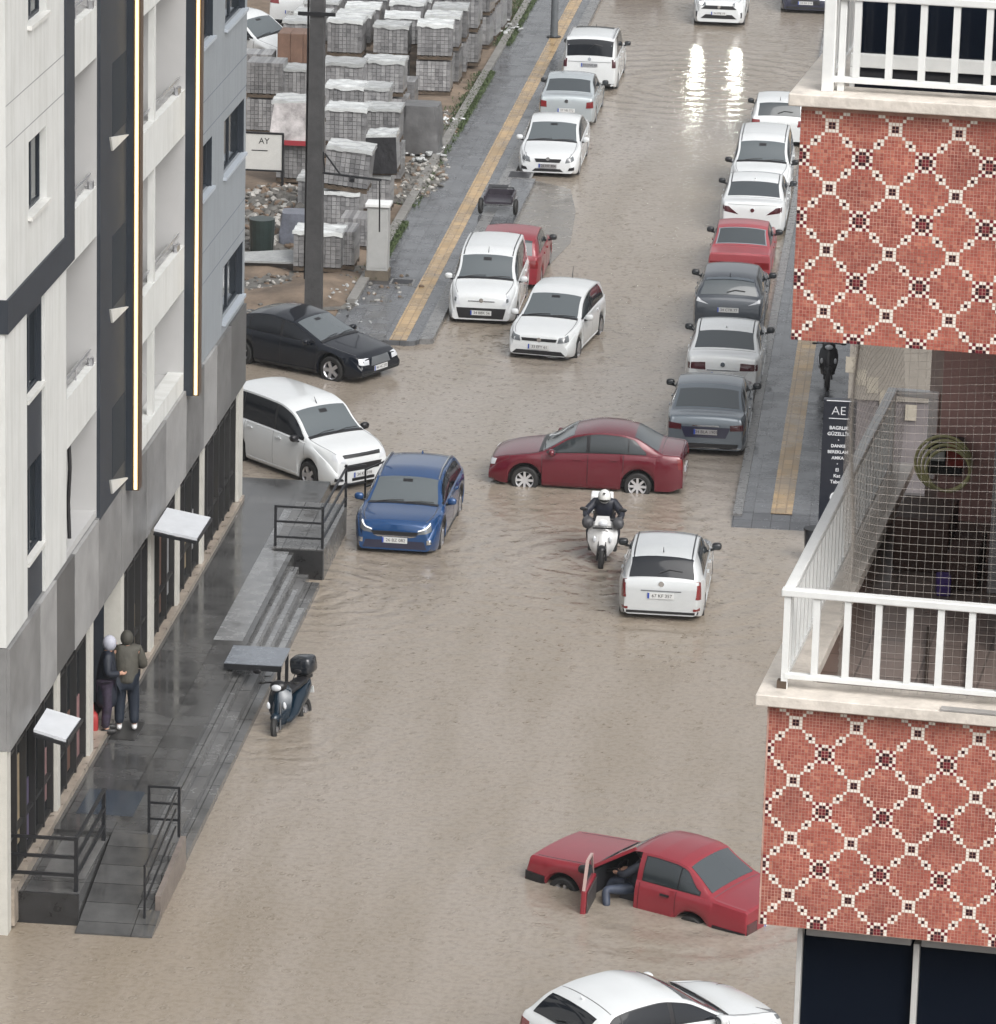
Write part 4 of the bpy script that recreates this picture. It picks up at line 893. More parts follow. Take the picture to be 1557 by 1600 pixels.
def tofas_details(c):
    root = c['root']; L, W = c['L'], c['W']; xf = L/2-1.28; xr = L/2-2.13; y = W/2
    for sg in (1, -1):
        c['side'](sg, lambda s: (c['bot'](s)+.01 if c['bot'](s) > .3 else .38, .57), 3.62, 4.24, m_black, 'bumper_wrap', off=.02, ns=10, nz=3)
        c['side'](sg, lambda s: (.36, .53), .02, .40, m_black, 'bumper_wrap', off=.02, ns=8, nz=3)
    # side bumper strip ends and the opening's frame
    m_in = mat('car_interior', (.018, .018, .022), .7, var=.3)
    MB().box(xr-.9, xf+.1, -y*.9, y*.55, .30, .34).box(xf-.02, xf+.06, -y*.88, y*.9, .3, .85).build('cabin_floor', m_in, root)
    s = MB().box(xr-.02, xr+.42, y*.12, y*.72, .36, .56); s.poly([(xr+.02, y*.12, .56), (xr-.12, y*.12, 1.18), (xr-.02, y*.12, 1.2), (xr+.14, y*.12, .56)], (0, y*.6, 0)); s.build('seat', m_in, root, bev=.02)
    s = MB().box(xr-.02, xr+.42, -y*.72, -y*.12, .36, .56); s.poly([(xr+.02, -y*.72, .56), (xr-.12, -y*.72, 1.18), (xr-.02, -y*.72, 1.2), (xr+.14, -y*.72, .56)], (0, y*.6, 0)); s.build('seat', m_in, root, bev=.02)
    MB().box(xr-.14, xr-.04, y*.80, y*.97, .30, .86).build('door_pillar', p_red, root)
    d = MB(); rows = []
    for i in range(25):
        a = 2*PI*i/24; rows.append([(xf-.30+.02*math.cos(b)-.05*math.sin(a), y*.42+.17*math.cos(a)*(1), .86+.17*math.sin(a)*.9+.012*math.sin(b)) for b in (0, 2.1, 4.2, 6.28)])
    d.grid(rows); d.tube((xf-.28, y*.42, .84), (xf, y*.42, .72), .03, 6); d.build('steering_wheel', m_black, root)
    MB().poly([(xf+.02, y*.9, .30), (xf+.02, y*.9, .86), (xf-.02, y*.9, .9), (xf-.72, y*.72, 1.36), (xf-.68, y*.72, 1.40), (xf+.08, y*.9, .9), (xf+.08, y*.9, .3)], (0, .03, 0)).build('door_frame', p_red, root)
    # the open door, hinged at the front edge and swung to the camera
    hd = bpy.data.objects.new('door', None); COL.objects.link(hd); hd.parent = root; hd.location = (xf+.0, y*.985, 0); hd.rotation_euler = (0, 0, R(-68))
    dl = .86
    MB().box(-dl, 0, -.09, -.0, .26, .84).build('door_panel', p_red, hd, bev=.02)
    MB().box(-dl+.05, -.05, -.115, -.092, .36, .80).build('door_card', mat('door_card', (.05, .045, .045), .5, var=.3), hd, bev=.008)
    fr = MB().beam((-dl+.02, -.04, .84), (-dl+.08, -.06, 1.34), .05).beam((-dl+.08, -.06, 1.34), (-.42, -.06, 1.32), .04).beam((-.42, -.06, 1.32), (-.02, -.03, .84), .045)
    fr.build('window_frame', mat('pale_door_edge', (.42, .30, .28), .35), hd)
    MB().poly([(-dl+.04, -.05, .84), (-.06, -.05, .84), (-.42, -.06, 1.3), (-dl+.09, -.06, 1.32)], (0, .006, 0)).build('side_window', m_glass, hd)
    MB().ell((-.12, .1, .92), (.06, .1, .07), nu=10, nv=6, pw=.7).build('mirror', m_black, hd, smooth=True)
tofas_details(tof)
wh = car('sport', 'car', 'white hatchback cut off by the bottom edge of the picture, with dark tinted windows', 'car', -3.32, 61.8, R(-51.5), m_white, sink=.2, sL=.87, sW=.98, sH=.98, mirror=m_white, rear_glass=m_glass2, side_glass=m_glass2, antenna='fin', roof_line=1, tumble=.75, lampmat=m_lampd, rear_margin=.1,
    headlights=[((.42, .60), (.88, .68), (.90, .84), (.56, .74))], front=[(((-.5, .4), (.5, .4), (.5, .6), (-.5, .6)), m_black)], taillights=[((.5, .75), (.9, .78), (.9, .92), (.6, .9))], plate=(-1, .5, '27 AJH 530'), seam=seamw, trim=m_black)
tai = car('suv', 'car', 'white crossover driving towards us with headlights on, lighting the water at the top', 'car', -7.25, 152.2, TW, m_white, sink=.1, anchor='front', sL=.98, sW=.99, mirror=m_black, cladding=1, lampmat=m_lampd, headlights=[((.46, .80), (.84, .84), (.86, .94), (.5, .90))], emblem=(1, .78),
    front=[(((-.62, .70), (.62, .70), (.48, .82), (-.48, .82)), m_black), (((-.62, .38), (.62, .38), (.45, .52), (-.45, .52)), m_black)], front_pair=[(((.76, .42), (.86, .42), (.88, .6), (.78, .6)), m_black)], plate=(1, .56, '34 FPE 19'), roof_rail=m_black, seam=seamw)
m_beam = mat('lit_lamp', (1, 1, 1), .2, emit=(1, .97, .9), es=14)
tai['end'](1, ((.60, .84), (.74, .85), (.76, .91), (.62, .90)), m_beam, 'lamp_beam', off=.02, mirror=True)
for sg in (1, -1):
    ld = bpy.data.lights.new('headlamp_light', 'SPOT'); ld.energy = 150; ld.spot_size = R(11); ld.spot_blend = .9; ld.shadow_soft_size = .14; ld.color = (.96, 1, .84)
    lo = bpy.data.objects.new('headlamp_light', ld); COL.objects.link(lo); lo.parent = tai['root']; lo.location = (tai['L']/2+.12, sg*.68, .88)
    lo.rotation_euler = (0, -PI/2+R(4.2)*1, 0)
    # spot shines along local -Z; turn it to +x and slightly down
    lo.rotation_euler = Vector((1, -.01*sg, -.105)).to_track_quat('-Z', 'Z').to_euler()
car('hatch', 'car', 'dark car just touching the top edge of the picture in the middle of the road', 'car', -10.4, 157.4, TW, p_navy, anchor='front', mirror=m_black, headlights=[((.5, .6), (.85, .62), (.85, .76), (.5, .7))])
# ---- cars in the building lot
car('sport', 'parked_car', 'white hatchback with red tail lamps parked in the building lot behind the broken white car', 'car', -21.2, 146.8, R(-10), m_white, sink=-.25, anchor='rear', mirror=m_black, taillights=[((.5, .80), (.86, .82), (.88, .94), (.56, .93))], side_glass=m_glass2, plate=(-1, .55, '27 AB 114'), seam=seamw)
car('hatch', 'parked_car', 'broken white car with a crumpled front in the building lot beside the grey wall', 'car', -21.7, 141.3, R(-125), m_white, sink=-.2, anchor='mid', mirror=m_black, side_glass=m_glass2, headlights=[((.45, .6), (.8, .6), (.8, .74), (.5, .7))], front=[(((-.5, .3), (.5, .3), (.5, .6), (-.5, .6)), m_black)], tilt=(.06, .05))
car('hatch', 'parked_car', 'white car half hidden behind the utility pole at the top of the lot', 'car', -19.3, 152.0, R(200), m_white, sink=-.25, anchor='front', mirror=m_black, sL=1.05)

# ================================================================ two-wheelers
m_teal = mat('dark_teal_paint', (.002, .012, .024), .18, .1, coat=.35)
m_pearl = mat('pearl_paint', (.62, .62, .62), .2, .1, coat=.7, var=.15, vs=6)
def cwheel(root, x, r, w=.11, z=None, turn=0):
    wh_ = bpy.data.objects.new('wheel', None); COL.objects.link(wh_); wh_.parent = root; wh_.location = (x, 0, z or r); wh_.rotation_euler = (0, 0, turn)
    t = MB(); t.grid([[((r-w/2+w/2*math.cos(b))*math.cos(2*PI*i/24), w/2*math.sin(b), (r-w/2+w/2*math.cos(b))*math.sin(2*PI*i/24)) for b in [2*PI*q/8 for q in range(9)]] for i in range(25)])
    t.build('tyre', m_rubber, wh_, smooth=True)
    q = MB(); q.tube((0, -.04, 0), (0, .04, 0), .05, 10)
    for i in range(5): q.beam((0, 0, 0), ((r-w)*math.cos(2*PI*i/5), 0, (r-w)*math.sin(2*PI*i/5)), .035, .03, up=(0, 1, 0))
    q.grid([[((r-w)*math.cos(2*PI*i/24), y, (r-w)*math.sin(2*PI*i/24)) for y in (-.03, .03)] for i in range(25)]); q.build('rim', m_alloy, wh_)
def scooter(root, paint, box=None, muffs=False, steer=0, big=False):
    WF = 1.35 if muffs else 1.
    cwheel(root, .62, .25, turn=steer); cwheel(root, -.62, .25, w=.13)
    f = MB()                                    # body: floorboard, tail, belly as lofted sections along x
    def loft(secs, name, m, n=14, pw=.75):
        mb = MB(); rows = []
        for x, yc, zc, ry, rz_ in secs:
            rows.append([(x, yc+ry*math.copysign(abs(math.cos(a))**pw, math.cos(a)), zc+rz_*math.copysign(abs(math.sin(a))**pw, math.sin(a))) for a in [2*PI*i/n for i in range(n)]])
        mb.grid(rows, close=True); k_ = len(mb.v)
        mb.add(rows[0], [tuple(range(n))]); mb.add(rows[-1], [tuple(range(n))]); return mb.build(name, m, root, smooth=True, angle=50)
    loft([(-.95, 0, .74, .05, .04), (-.8, 0, .68, .13, .10), (-.5, 0, .60, .18, .17), (-.2, 0, .52, .19, .19), (0, 0, .38, .18, .10), (.3, 0, .33, .17, .06), (.42, 0, .36, .14, .07)], 'body_panel', paint)
    loft([(-.9, 0, .82, .07, .03), (-.6, 0, .82, .15, .06), (-.25, 0, .80, .15, .06), (-.02, 0, .76, .09, .05)], 'seat', m_black)
    # leg shield / apron: wide plate leaning back
    a = MB(); rows = []
    for z, x, hw_ in ((.30, .50, .10), (.42, .50, .17), (.58, .46, .22), (.74, .40, .23), (.88, .33, .20), (.96, .29, .12)):
        rows.append([(x-.10*abs(t)**2+.06*(1-abs(t)), WF*hw_*t, z) for t in (-1, -.8, -.5, -.2, 0, .2, .5, .8, 1)])
    a.grid(rows); rb = [[(p[0]-.05, p[1]*.96, p[2]) for p in r_] for r_ in rows]; a.grid([list(reversed(r_)) for r_ in rb])
    a.build('front_apron', paint, root, smooth=True, angle=60)
    MB().ell((.54, 0, .46), (.16, .10, .10), nu=12, nv=8).build('front_mudguard', paint if not big else m_black, root, smooth=True)
    MB().tube((.62, .09, .25), (.42, .06, .72), .022, 8).tube((.62, -.09, .25), (.42, -.06, .72), .022, 8).build('fork', m_black, root)
    hl = MB().ell((.30, 0, .98), (.13, .16, .10), nu=14, nv=8).build('headset', paint if muffs else m_black, root, smooth=True)
    MB().ell((.40, 0, .97), (.05, .10, .065), nu=12, nv=8).build('headlight', m_lamp, root, smooth=True)
    MB().path([(.24, -.36, 1.02), (.28, -.15, 1.04), (.28, .15, 1.04), (.24, .36, 1.02)], .016, 8).build('handlebar', m_black, root)
    for sg in (1, -1):
        mm = MB().tube((.26, sg*.26, 1.04), (.28, sg*.36, 1.22), .008, 6).ell((.28, sg*.40, 1.24), (.015, .085, .045), nu=12, nv=6).build('mirror', m_black, root, smooth=True)
        MB().ell((.25, sg*.34, 1.02), (.03, .07, .025), nu=8, nv=6).build('handgrip', m_rubber, root, smooth=True)
        MB().ell((.47, sg*.16, .66), (.03, .035, .07), nu=8, nv=6).build('side_lamp', m_lamp, root, smooth=True)
    if muffs:
        for sg in (1, -1): MB().ell((.05, sg*.24, .50), (.35, .07, .16), nu=12, nv=8).build('side_fairing', m_black, root, smooth=True)
        MB().box(.44, .50, -.20, .20, .885, .905).build('apron_gap', m_black, root)
        for sg in (1, -1): MB().ell((.32, sg*.31, .97), (.14, .12, .12), nu=12, nv=8, pw=.8).build('hand_muff', mat('muff_grey', (.05, .05, .055), .5, var=.5, vs=9), root, smooth=True)
        MB().poly([(.41, -.17, .94), (.41, .17, .94), (.34, .13, 1.12), (.34, -.13, 1.12)], (.012, 0, .0)).build('windshield', mat('screen_grey', (.5, .5, .5), .1, coat=1), root)
    if box: 
        b = MB().ell((-.82, 0, 1.06), (.2, .22, .17), nu=16, nv=10, pw=.45).build('top_box', box, root, smooth=True)
        MB().beam((-.82, 0, .80), (-.82, 0, .92), .25, .2).build('rack', m_black, root)
        MB().box(-1.02, -1.01, -.12, .12, .98, 1.03).build('reflector', m_tail, b)
    MB().tube((-.3, -.17, .32), (-.75, -.2, .42), .05, 10).build('exhaust', m_alloy, root)
    MB().box(-.95, -.93, -.09, .09, .5, .62).build('number_plate', m_plate, root)
v_, u_ = uv(424, 1147, 0)
sc1 = sthing('motorcycle', 'dark teal scooter with black top box parked in the flood by the platform', 'motorcycle', v_+.27, u_+.68, -.2, R(-106))
scooter(sc1, m_teal, box=mat('box_black', (.012, .015, .02), .2, coat=.6), steer=R(14)); sc1.rotation_euler.x = R(8)
v_, u_ = uv(938, 884, 0)
sc2 = sthing('motorcycle', 'pearl white scooter ridden through the flood by the helmeted rider', 'motorcycle', v_, u_+.6, -.14, R(-88))
scooter(sc2, m_pearl, muffs=True, big=True)
MB().box(-.98, -.62, -.30, .16, .88, 1.28).build('delivery_box', mat('box_white', (.75, .75, .75), .3), sc2, bev=.03)
v_, u_ = uv(1292, 607, .1)
sc3 = sthing('motorcycle', 'black motorcycle parked on the wet right pavement beyond the sign pillar', 'motorcycle', v_, u_+.5, .1, R(-88))
scooter(sc3, m_black, big=True)

# ================================================================ people
def skin(name, pts, edges, m, parent, sub=2, root_i=0):
    """one continuous surface grown over joints (x, y, z, radius)"""
    me = bpy.data.meshes.new(name); me.from_pydata([p[:3] for p in pts], edges, []); o = bpy.data.objects.new(name, me); COL.objects.link(o)
    sk = o.modifiers.new('s', 'SKIN'); sk.use_smooth_shade = True
    for i, p in enumerate(pts):
        r_ = p[3]; d = me.skin_vertices[0].data[i]; d.radius = (r_, r_ if len(p) < 5 else p[4]); d.use_root = (i == root_i)
    ss_ = o.modifiers.new('u', 'SUBSURF'); ss_.levels = sub; ss_.render_levels = sub
    bpy.context.view_layer.update()
    m2 = bpy.data.meshes.new_from_object(o.evaluated_get(bpy.context.evaluated_depsgraph_get())); bpy.data.objects.remove(o)
    m2.name = name; m2.materials.clear(); m2.materials.append(m); m2.shade_smooth()
    r = bpy.data.objects.new(name, m2); COL.objects.link(r); r.parent = parent; return r
m_skin = mat('skin', (.42, .24, .17), .5)
def person(root, J, jacket, trousers, shoe, hood=None, hem=.0, helmet=None, hair=None, fat=1.):
    """J: pelvis, chest, neck, head and both arms/legs. local +x forward, z up"""
    P = []; E_ = []; ix_ = {}
    def ad(k, r, par=None):
        ix_[k] = len(P); P.append((*J[k], r)); 
        if par: E_.append((ix_[par], ix_[k]))
    ad('pelvis', .13); ad('waist', .115, 'pelvis'); ad('chest', .135, 'waist'); ad('neck', .055, 'chest'); ad('head', .085, 'neck')
    hd_ = Vector(J['head']); up_ = (hd_-Vector(J['neck'])).normalized(); J['crown'] = tuple(hd_+up_*.10); ad('crown', .075, 'head')
    for s_ in 'LR':
        ad('sh'+s_, .06, 'chest'); ad('el'+s_, .043, 'sh'+s_); ad('wr'+s_, .03, 'el'+s_)
        w0 = Vector(J['wr'+s_]); d = (w0-Vector(J['el'+s_])).normalized(); J['pa'+s_] = tuple(w0+d*.07); ad('pa'+s_, .034, 'wr'+s_)
        q = d.cross(Vector((0, 1, 0))); q = q.normalized() if q.length > .1 else Vector((1, 0, 0)); lat = Vector((0, 1, 0)) if abs(d.y) < .8 else Vector((1, 0, 0))
        for i, (o_, ln) in enumerate(((-.03, .07), (-.01, .08), (.01, .075), (.03, .06))):
            b = Vector(J['pa'+s_])+lat*o_; k1 = 'f%d%s' % (i, s_); J[k1] = tuple(b+d*ln*.6); ad(k1, .009, 'pa'+s_); J[k1+'t'] = tuple(b+d*ln*.8+q*.03); ad(k1+'t', .008, k1)
        J['th'+s_] = tuple(Vector(w0)+d*.05+q*.045+lat*.02); ad('th'+s_, .010, 'wr'+s_)
        ad('hi'+s_, .09, 'pelvis'); ad('kn'+s_, .06, 'hi'+s_); ad('an'+s_, .04, 'kn'+s_)
        J['to'+s_] = tuple(Vector(J['an'+s_])+Vector((.13, 0, -.05))); ad('to'+s_, .035, 'an'+s_)
    body = skin('body', P, E_, m_skin, root, 1)
    # face: nose, eyes, mouth
    fx = Vector((1, 0, 0)); c = hd_+up_*.03
    MB().ell(c+fx*.095, (.022, .014, .024), nu=8, nv=6).build('nose', m_skin, root, smooth=True)
    for sg in (1, -1): MB().ell(c+fx*.082+Vector((0, sg*.032, .02)), (.01, .013, .008), nu=8, nv=6).build('eye', m_ink, root, smooth=True)
    def cloth(name, keys, rs, m, extra=()):
        P2 = []; E2 = []; I2 = {}
        for (k, par), r_ in zip(keys, rs):
            I2[k] = len(P2); P2.append((*J[k], r_*fat)); 
            if par: E2.append((I2[par], I2[k]))
        return skin(name, P2, E2, m, root, 2)
    J['hem'] = tuple(Vector(J['pelvis'])+Vector((0, 0, -hem)))
    cloth('jacket', [('chest', None), ('waist', 'chest'), ('pelvis', 'waist'), ('hem', 'pelvis'), ('shL', 'chest'), ('elL', 'shL'), ('wrL', 'elL'), ('shR', 'chest'), ('elR', 'shR'), ('wrR', 'elR'), ('neck', 'chest')],
          (.19, .175, .185, .19, .095, .075, .055, .095, .075, .055, .085), jacket)
    J['hic'] = J['pelvis']
    J['cuL'] = tuple(Vector(J['anL'])+Vector((0, 0, -.0))); J['cuR'] = tuple(Vector(J['anR']))
    cloth('trousers', [('hic', None), ('hiL', 'hic'), ('knL', 'hiL'), ('cuL', 'knL'), ('hiR', 'hic'), ('knR', 'hiR'), ('cuR', 'knR')], (.15, .115, .088, .07, .115, .088, .07), trousers)
    for s_ in 'LR':
        a = Vector(J['an'+s_]); MB().ell(a+Vector((.06, 0, -.045)), (.145, .052, .05), nu=14, nv=8, pw=.8).build('shoe', shoe, root, smooth=True)
    if hood: MB().ell(hd_+up_*.03+Vector((-.015, 0, 0)), (.125, .115, .145), nu=16, nv=12).build('hood', hood, root, smooth=True)
    if helmet:
        h = MB().ell(hd_+up_*.04, (.15, .135, .15), nu=20, nv=14).build('helmet', helmet, root, smooth=True)
        MB().ell(hd_+up_*-.005+Vector((.06, 0, -.01)), (.118, .118, .075), nu=18, nv=8).build('visor', m_ink, h, smooth=True)
        MB().ell(hd_+up_*-.10+Vector((.065, 0, 0)), (.1, .095, .04), nu=16, nv=8).build('chin_guard', helmet, h, smooth=True)
        MB().cb(hd_+up_*.17+Vector((.05, 0, 0)), (.05, .05, .02)).build('vent', m_ink, h)
    if hair: MB().ell(hd_+up_*.055+Vector((-.02, 0, 0)), (.098, .092, .1), nu=16, nv=10).build('hair', hair, root, smooth=True)
def stand(lean=0., arms='down', h=1.0):
    s = h; J = dict(pelvis=(0, 0, .94), waist=(.01, 0, 1.12), chest=(.02+lean, 0, 1.33), neck=(.03+lean, 0, 1.50), head=(.06+lean*1.2, 0, 1.60))
    for k, sg in (('L', 1), ('R', -1)):
        J['sh'+k] = (.02+lean, sg*.20, 1.42); J['hi'+k] = (0, sg*.10, .90); J['kn'+k] = (.02, sg*.12, .49); J['an'+k] = (-.02, sg*.13, .10)
        if arms == 'down': J['el'+k] = (-.02, sg*.27, 1.15); J['wr'+k] = (.08, sg*.25, .92)
        else: J['el'+k] = (.02, sg*.29, 1.14); J['wr'+k] = (.24, sg*.16, 1.12)
    return {k: tuple(c*s for c in v) for k, v in J.items()}
v_, u_ = uv(198, 1142, .55)
p2 = sthing('person', 'person seen from behind in an olive hooded jacket and dark trousers at the shop door', 'person', v_, u_, .58, R(100))
person(p2, stand(arms='front', h=1.02), mat('olive_jacket', (.055, .052, .042), .7, var=.2, vs=6, bump=.5, bs=12), mat('navy_trousers', (.010, .016, .028), .6, bump=.4, bs=10), mat('white_shoe', (.6, .6, .6), .5), hood=mat('olive_hood', (.042, .040, .032), .7, bump=.3, bs=14), fat=1.22, hem=.1)
v_, u_ = uv(166, 1146, .55)
p1_ = sthing('person', 'person in a long black coat with a white headscarf standing against the cream pier', 'person', v_, u_, .58, R(10))
m_coat = mat('black_coat', (.010, .014, .024), .6, bump=.4, bs=10)
person(p1_, stand(arms='front', h=1.0), m_coat, mat('patterned_trousers', (.03, .022, .04), .6, var=.7, vs=12), m_ink, hood=mat('white_scarf', (.36, .37, .43), .6, var=.1, vs=9), fat=1.1, hem=.52)
o = MB().ell((0, 0, .22), (.09, .13, .2), nu=12, nv=8, pw=.6).path([(0, -.06, .4), (0, -.04, .55), (0, .04, .55), (0, .06, .4)], .01, 5).build('shopping_bag', mat('red_bag', (.35, .03, .03), .5, var=.2), loc=SW(v_-.22, u_-.1, .56), rz=R(20), smooth=True); tag(o, 'red shopping bag standing at the foot of the cream pier by the two people', 'bag')
# rider
rd = thing('person', 'person riding the white scooter in a dark jacket and white full-face helmet', 'person', tuple(sc2.location), sc2.rotation_euler.z)
J = dict(pelvis=(-.36, 0, .86), waist=(-.33, 0, .99), chest=(-.25, 0, 1.16), neck=(-.19, 0, 1.30), head=(-.12, 0, 1.38))
for k, sg in (('L', 1), ('R', -1)):
    J['sh'+k] = (-.24, sg*.2, 1.24); J['el'+k] = (-.05, sg*.37, 1.08); J['wr'+k] = (.20, sg*.34, 1.02); J['hi'+k] = (-.32, sg*.11, .84); J['kn'+k] = (.10, sg*.27, .78); J['an'+k] = (.12, sg*.25, .44)
person(rd, J, mat('rider_jacket', (.012, .014, .024), .5, var=.4, vs=5, bump=.4, bs=12), mat('rider_trousers', (.012, .012, .018), .5), m_ink, helmet=mat('helmet_white', (.62, .62, .6), .15, coat=1), fat=1.12)
# driver in the red saloon: one leg out over the sill
dr = thing('person', 'person sitting sideways at the wheel of the stranded red saloon, leg over the sill', 'person', tuple(tof['root'].location), tof['root'].rotation_euler.z)
xr = tof['L']/2-2.13
J = dict(pelvis=(xr+.22, .36, .62), waist=(xr+.15, .38, .80), chest=(xr+.08, .40, 1.0), neck=(xr+.06, .40, 1.14), head=(xr+.08, .42, 1.22))
for k, sg in (('L', 1), ('R', -1)):
    J['sh'+k] = (xr+.08, .40+sg*.17, 1.06); J['el'+k] = (xr+.28, .42+sg*.22, .90); J['wr'+k] = (xr+.46, .42+sg*.13, .86); J['hi'+k] = (xr+.26, .38+sg*.09, .60)
J['knL'] = (xr+.50, .86, .66); J['anL'] = (xr+.36, 1.02, .42); J['knR'] = (xr+.66, .40, .66); J['anR'] = (xr+.72, .48, .40)
person(dr, J, mat('driver_jacket', (.02, .024, .035), .6, var=.3), mat('driver_jeans', (.035, .045, .07), .6, var=.3, vs=8), m_ink, hair=m_ink, fat=.9)
# ================================================================ building lot contents
m_pv = [mat('paver_'+n, c, .35, coat=.35, var=.2, vs=6) for n, c in (('light', (.27, .27, .275)), ('mid', (.20, .20, .205)), ('dark', (.14, .14, .145)))]
m_film = mat('white_film', (.56, .58, .58), .25, var=.18, vs=3, bump=.6, bs=9, coat=.3)
m_wood = mat('pallet_wood', (.075, .055, .038), .7, var=.4, vs=7)
m_brown = mat('brown_wrap', (.15, .09, .065), .5, var=.25, vs=3)
m_tarp = mat('black_tarp', (.03, .03, .033), .35, var=.4, vs=3, bump=.6, bs=7)
from mathutils import noise as NZ
def stack_parts(seed):
    r_ = random.Random(seed); mb = MB(); nx, nz = 9, 8; W_, D_, H_ = 1.08, 1.02, .92
    band = [r_.choice((0, 0, 1)) for _ in range(nx)]
    for i in range(nx):
        if i % 3 == 2: band[i] = 1
    for i in range(nx):
        for j in range(nz):
            d = r_.uniform(-.008, .008)
            mb.box(-W_/2+i*W_/nx+.006, -W_/2+(i+1)*W_/nx-.006, -D_/2+d, D_/2-d, .13+j*H_/nz+.004, .13+(j+1)*H_/nz-.004, 2 if band[i] == 1 and r_.random() < .25 else (band[i] if r_.random() < .8 else 1))
    mb.box(-W_/2+.02, W_/2-.02, -D_/2+.04, D_/2-.04, .135, .12+H_, 2)
    pl = MB()
    for y in (-.44, 0, .44): pl.box(-W_/2, W_/2, y-.05, y+.05, 0, .09)
    for k in range(6): pl.box(-W_/2+k*.19, -W_/2+k*.19+.12, -.5, .5, .092, .112)
    c = MB(); rows = []
    n = 15; hx, hy = W_/2+.025, D_/2+.025
    for i in range(n):
        row = []
        for j in range(n):
            x = (i/(n-1)*2-1)*1.16; y = (j/(n-1)*2-1)*1.16; ex = max(abs(x)-1, 0)/.16; ey = max(abs(y)-1, 0)/.16; e = max(ex, ey)
            z = 1.075+.05*NZ.noise(Vector((x*2.3+seed, y*2.3, seed)))+.035*NZ.noise(Vector((x*6+seed, y*6, seed)))-e*(.10+.05*NZ.noise(Vector((x*4, y*4, seed*3.))))
            row.append((max(-1, min(1, x))*hx*(1+.01*e), max(-1, min(1, y))*hy*(1+.01*e), z))
        rows.append(row)
    c.grid(rows)
    return mb, pl, c
def vary(m, lo, hi):
    t = m.node_tree; b = t.nodes['Principled BSDF']; src = b.inputs['Base Color'].links[0].from_socket
    oi = t.nodes.new('ShaderNodeObjectInfo'); mr = t.nodes.new('ShaderNodeMapRange'); mr.inputs['To Min'].default_value = lo; mr.inputs['To Max'].default_value = hi
    t.links.new(oi.outputs['Random'], mr.inputs[0]); mx = t.nodes.new('ShaderNodeMix'); mx.data_type = 'RGBA'; mx.blend_type = 'MULTIPLY'; mx.inputs[0].default_value = 1
    t.links.new(src, mx.inputs[6]); t.links.new(mr.outputs[0], mx.inputs[7]); t.links.new(mx.outputs[2], b.inputs['Base Color'])
vary(m_film, .5, 1.08); [vary(m, .7, 1.3) for m in m_pv]
SP = []
for sd in range(4):
    a, b, c = stack_parts(sd+1); oa = a.build('pavers', m_pv); ob = b.build('pallet', m_wood); oc = c.build('film_cover', m_film, smooth=True, angle=60)
    SP.append((oa.data, ob.data, oc.data)); [bpy.data.objects.remove(o) for o in (oa, ob, oc)]
def stack(v, u, z, lab, rz=0., cover=True, tilt=(0, 0), sd=0, sc=(1, 1, 1), name='paver_pallet', g='wrapped pallets of paving blocks in the building lot'):
    t = sthing(name, lab, 'pallet', v, u, z, rz, g); t.rotation_euler.x = tilt[0]; t.rotation_euler.y = tilt[1]; t.scale = sc
    for q, (nm, me) in enumerate(zip(('pavers', 'pallet', 'film_cover'), SP[sd % 4])):
        if q == 2 and not cover: continue
        o = bpy.data.objects.new(nm, me); COL.objects.link(o); o.parent = t
    return t
r7 = random.Random(21)
ordn = ['first', 'second', 'third', 'fourth', 'fifth', 'sixth', 'seventh', 'eighth', 'ninth', 'tenth', 'eleventh']
colw = ['column nearest the pavement', 'second column from the pavement', 'third column from the pavement', 'fourth column from the pavement', 'fifth column from the pavement', 'sixth column from the pavement']
G = .16; HS = 1.10
for r_ in range(9):
    for c_ in range(5 if r_ == 0 else 4):
        v = -15.25-c_*1.42+r7.uniform(-.07, .07)+.055*r_; u = 137.0+r_*1.72+r7.uniform(-.15, .15)+(0.25*(c_ % 2)); a = r7.uniform(-.07, .07)
        if r_ == 0 or c_ == 0:
            stack(v+r7.uniform(-.05, .05), u, G, 'lower paver pallet, %s row from the front, %s' % (ordn[r_], colw[c_]), a, cover=False, sd=r7.randrange(4))
        if r_ == 0 and c_ == 4: continue
        if r_ in (4, 7) and c_ in (2,): continue
        stack(v, u, G+HS, 'upper film-covered paver pallet, %s row from the front, %s' % (ordn[r_], colw[c_]), a+r7.uniform(-.05, .05), sd=r7.randrange(4), sc=(1, 1, r7.uniform(.9, 1.08)))
def pxs(X, Y): return uv(380+X/3.333, Y/3.333, G)
def place(X, Y, lv, lab, **k):
    v, u = pxs(X, Y); return stack(v, u+.5, G+HS*lv, lab, **k)
v, u = pxs(275, 530); t = stack(v, u+.5, G+HS, 'brown-wrapped pallet beside the broken white car, on top of a grey one', sd=1, sc=(1.05, 1, .98), cover=False)
for ch in list(t.children):
    if ch.name.startswith('pavers'): bpy.data.objects.remove(ch)
w_ = MB()
for k in range(3): w_.box(-.56+k*.375, -.56+k*.375+.37, -.53, .53, .12, 1.04)
w_.build('brown_wrapping', m_brown, t, bev=.02)
MB().box(-.58, .58, -.57, -.54, .02, .09).build('white_edge', m_film, t)
v, u = pxs(275, 535); stack(v, u+.5, G, 'grey pallet under the brown-wrapped one', cover=False, sd=2)
place(512, 715, 0, 'lower pallet right of the pole in the middle cluster', sd=1, cover=False, sc=(1.1, 1, 1))
place(512, 715, 1, 'pallet with smooth white sheet on top, right beside the utility pole', sd=2, sc=(1.12, 1.05, 1.05))
place(738, 690, 0, 'lower pallet of the two stacked left of the black-wrapped pile', sd=0, cover=False, sc=(1.18, 1, .98))
place(725, 690, 1, 'upper bare pallet of the two stacked left of the black-wrapped pile', sd=3, sc=(1.12, 1, 1.0))
place(800, 600, 0, 'pallet just behind the black-wrapped pile', sd=2, cover=False)
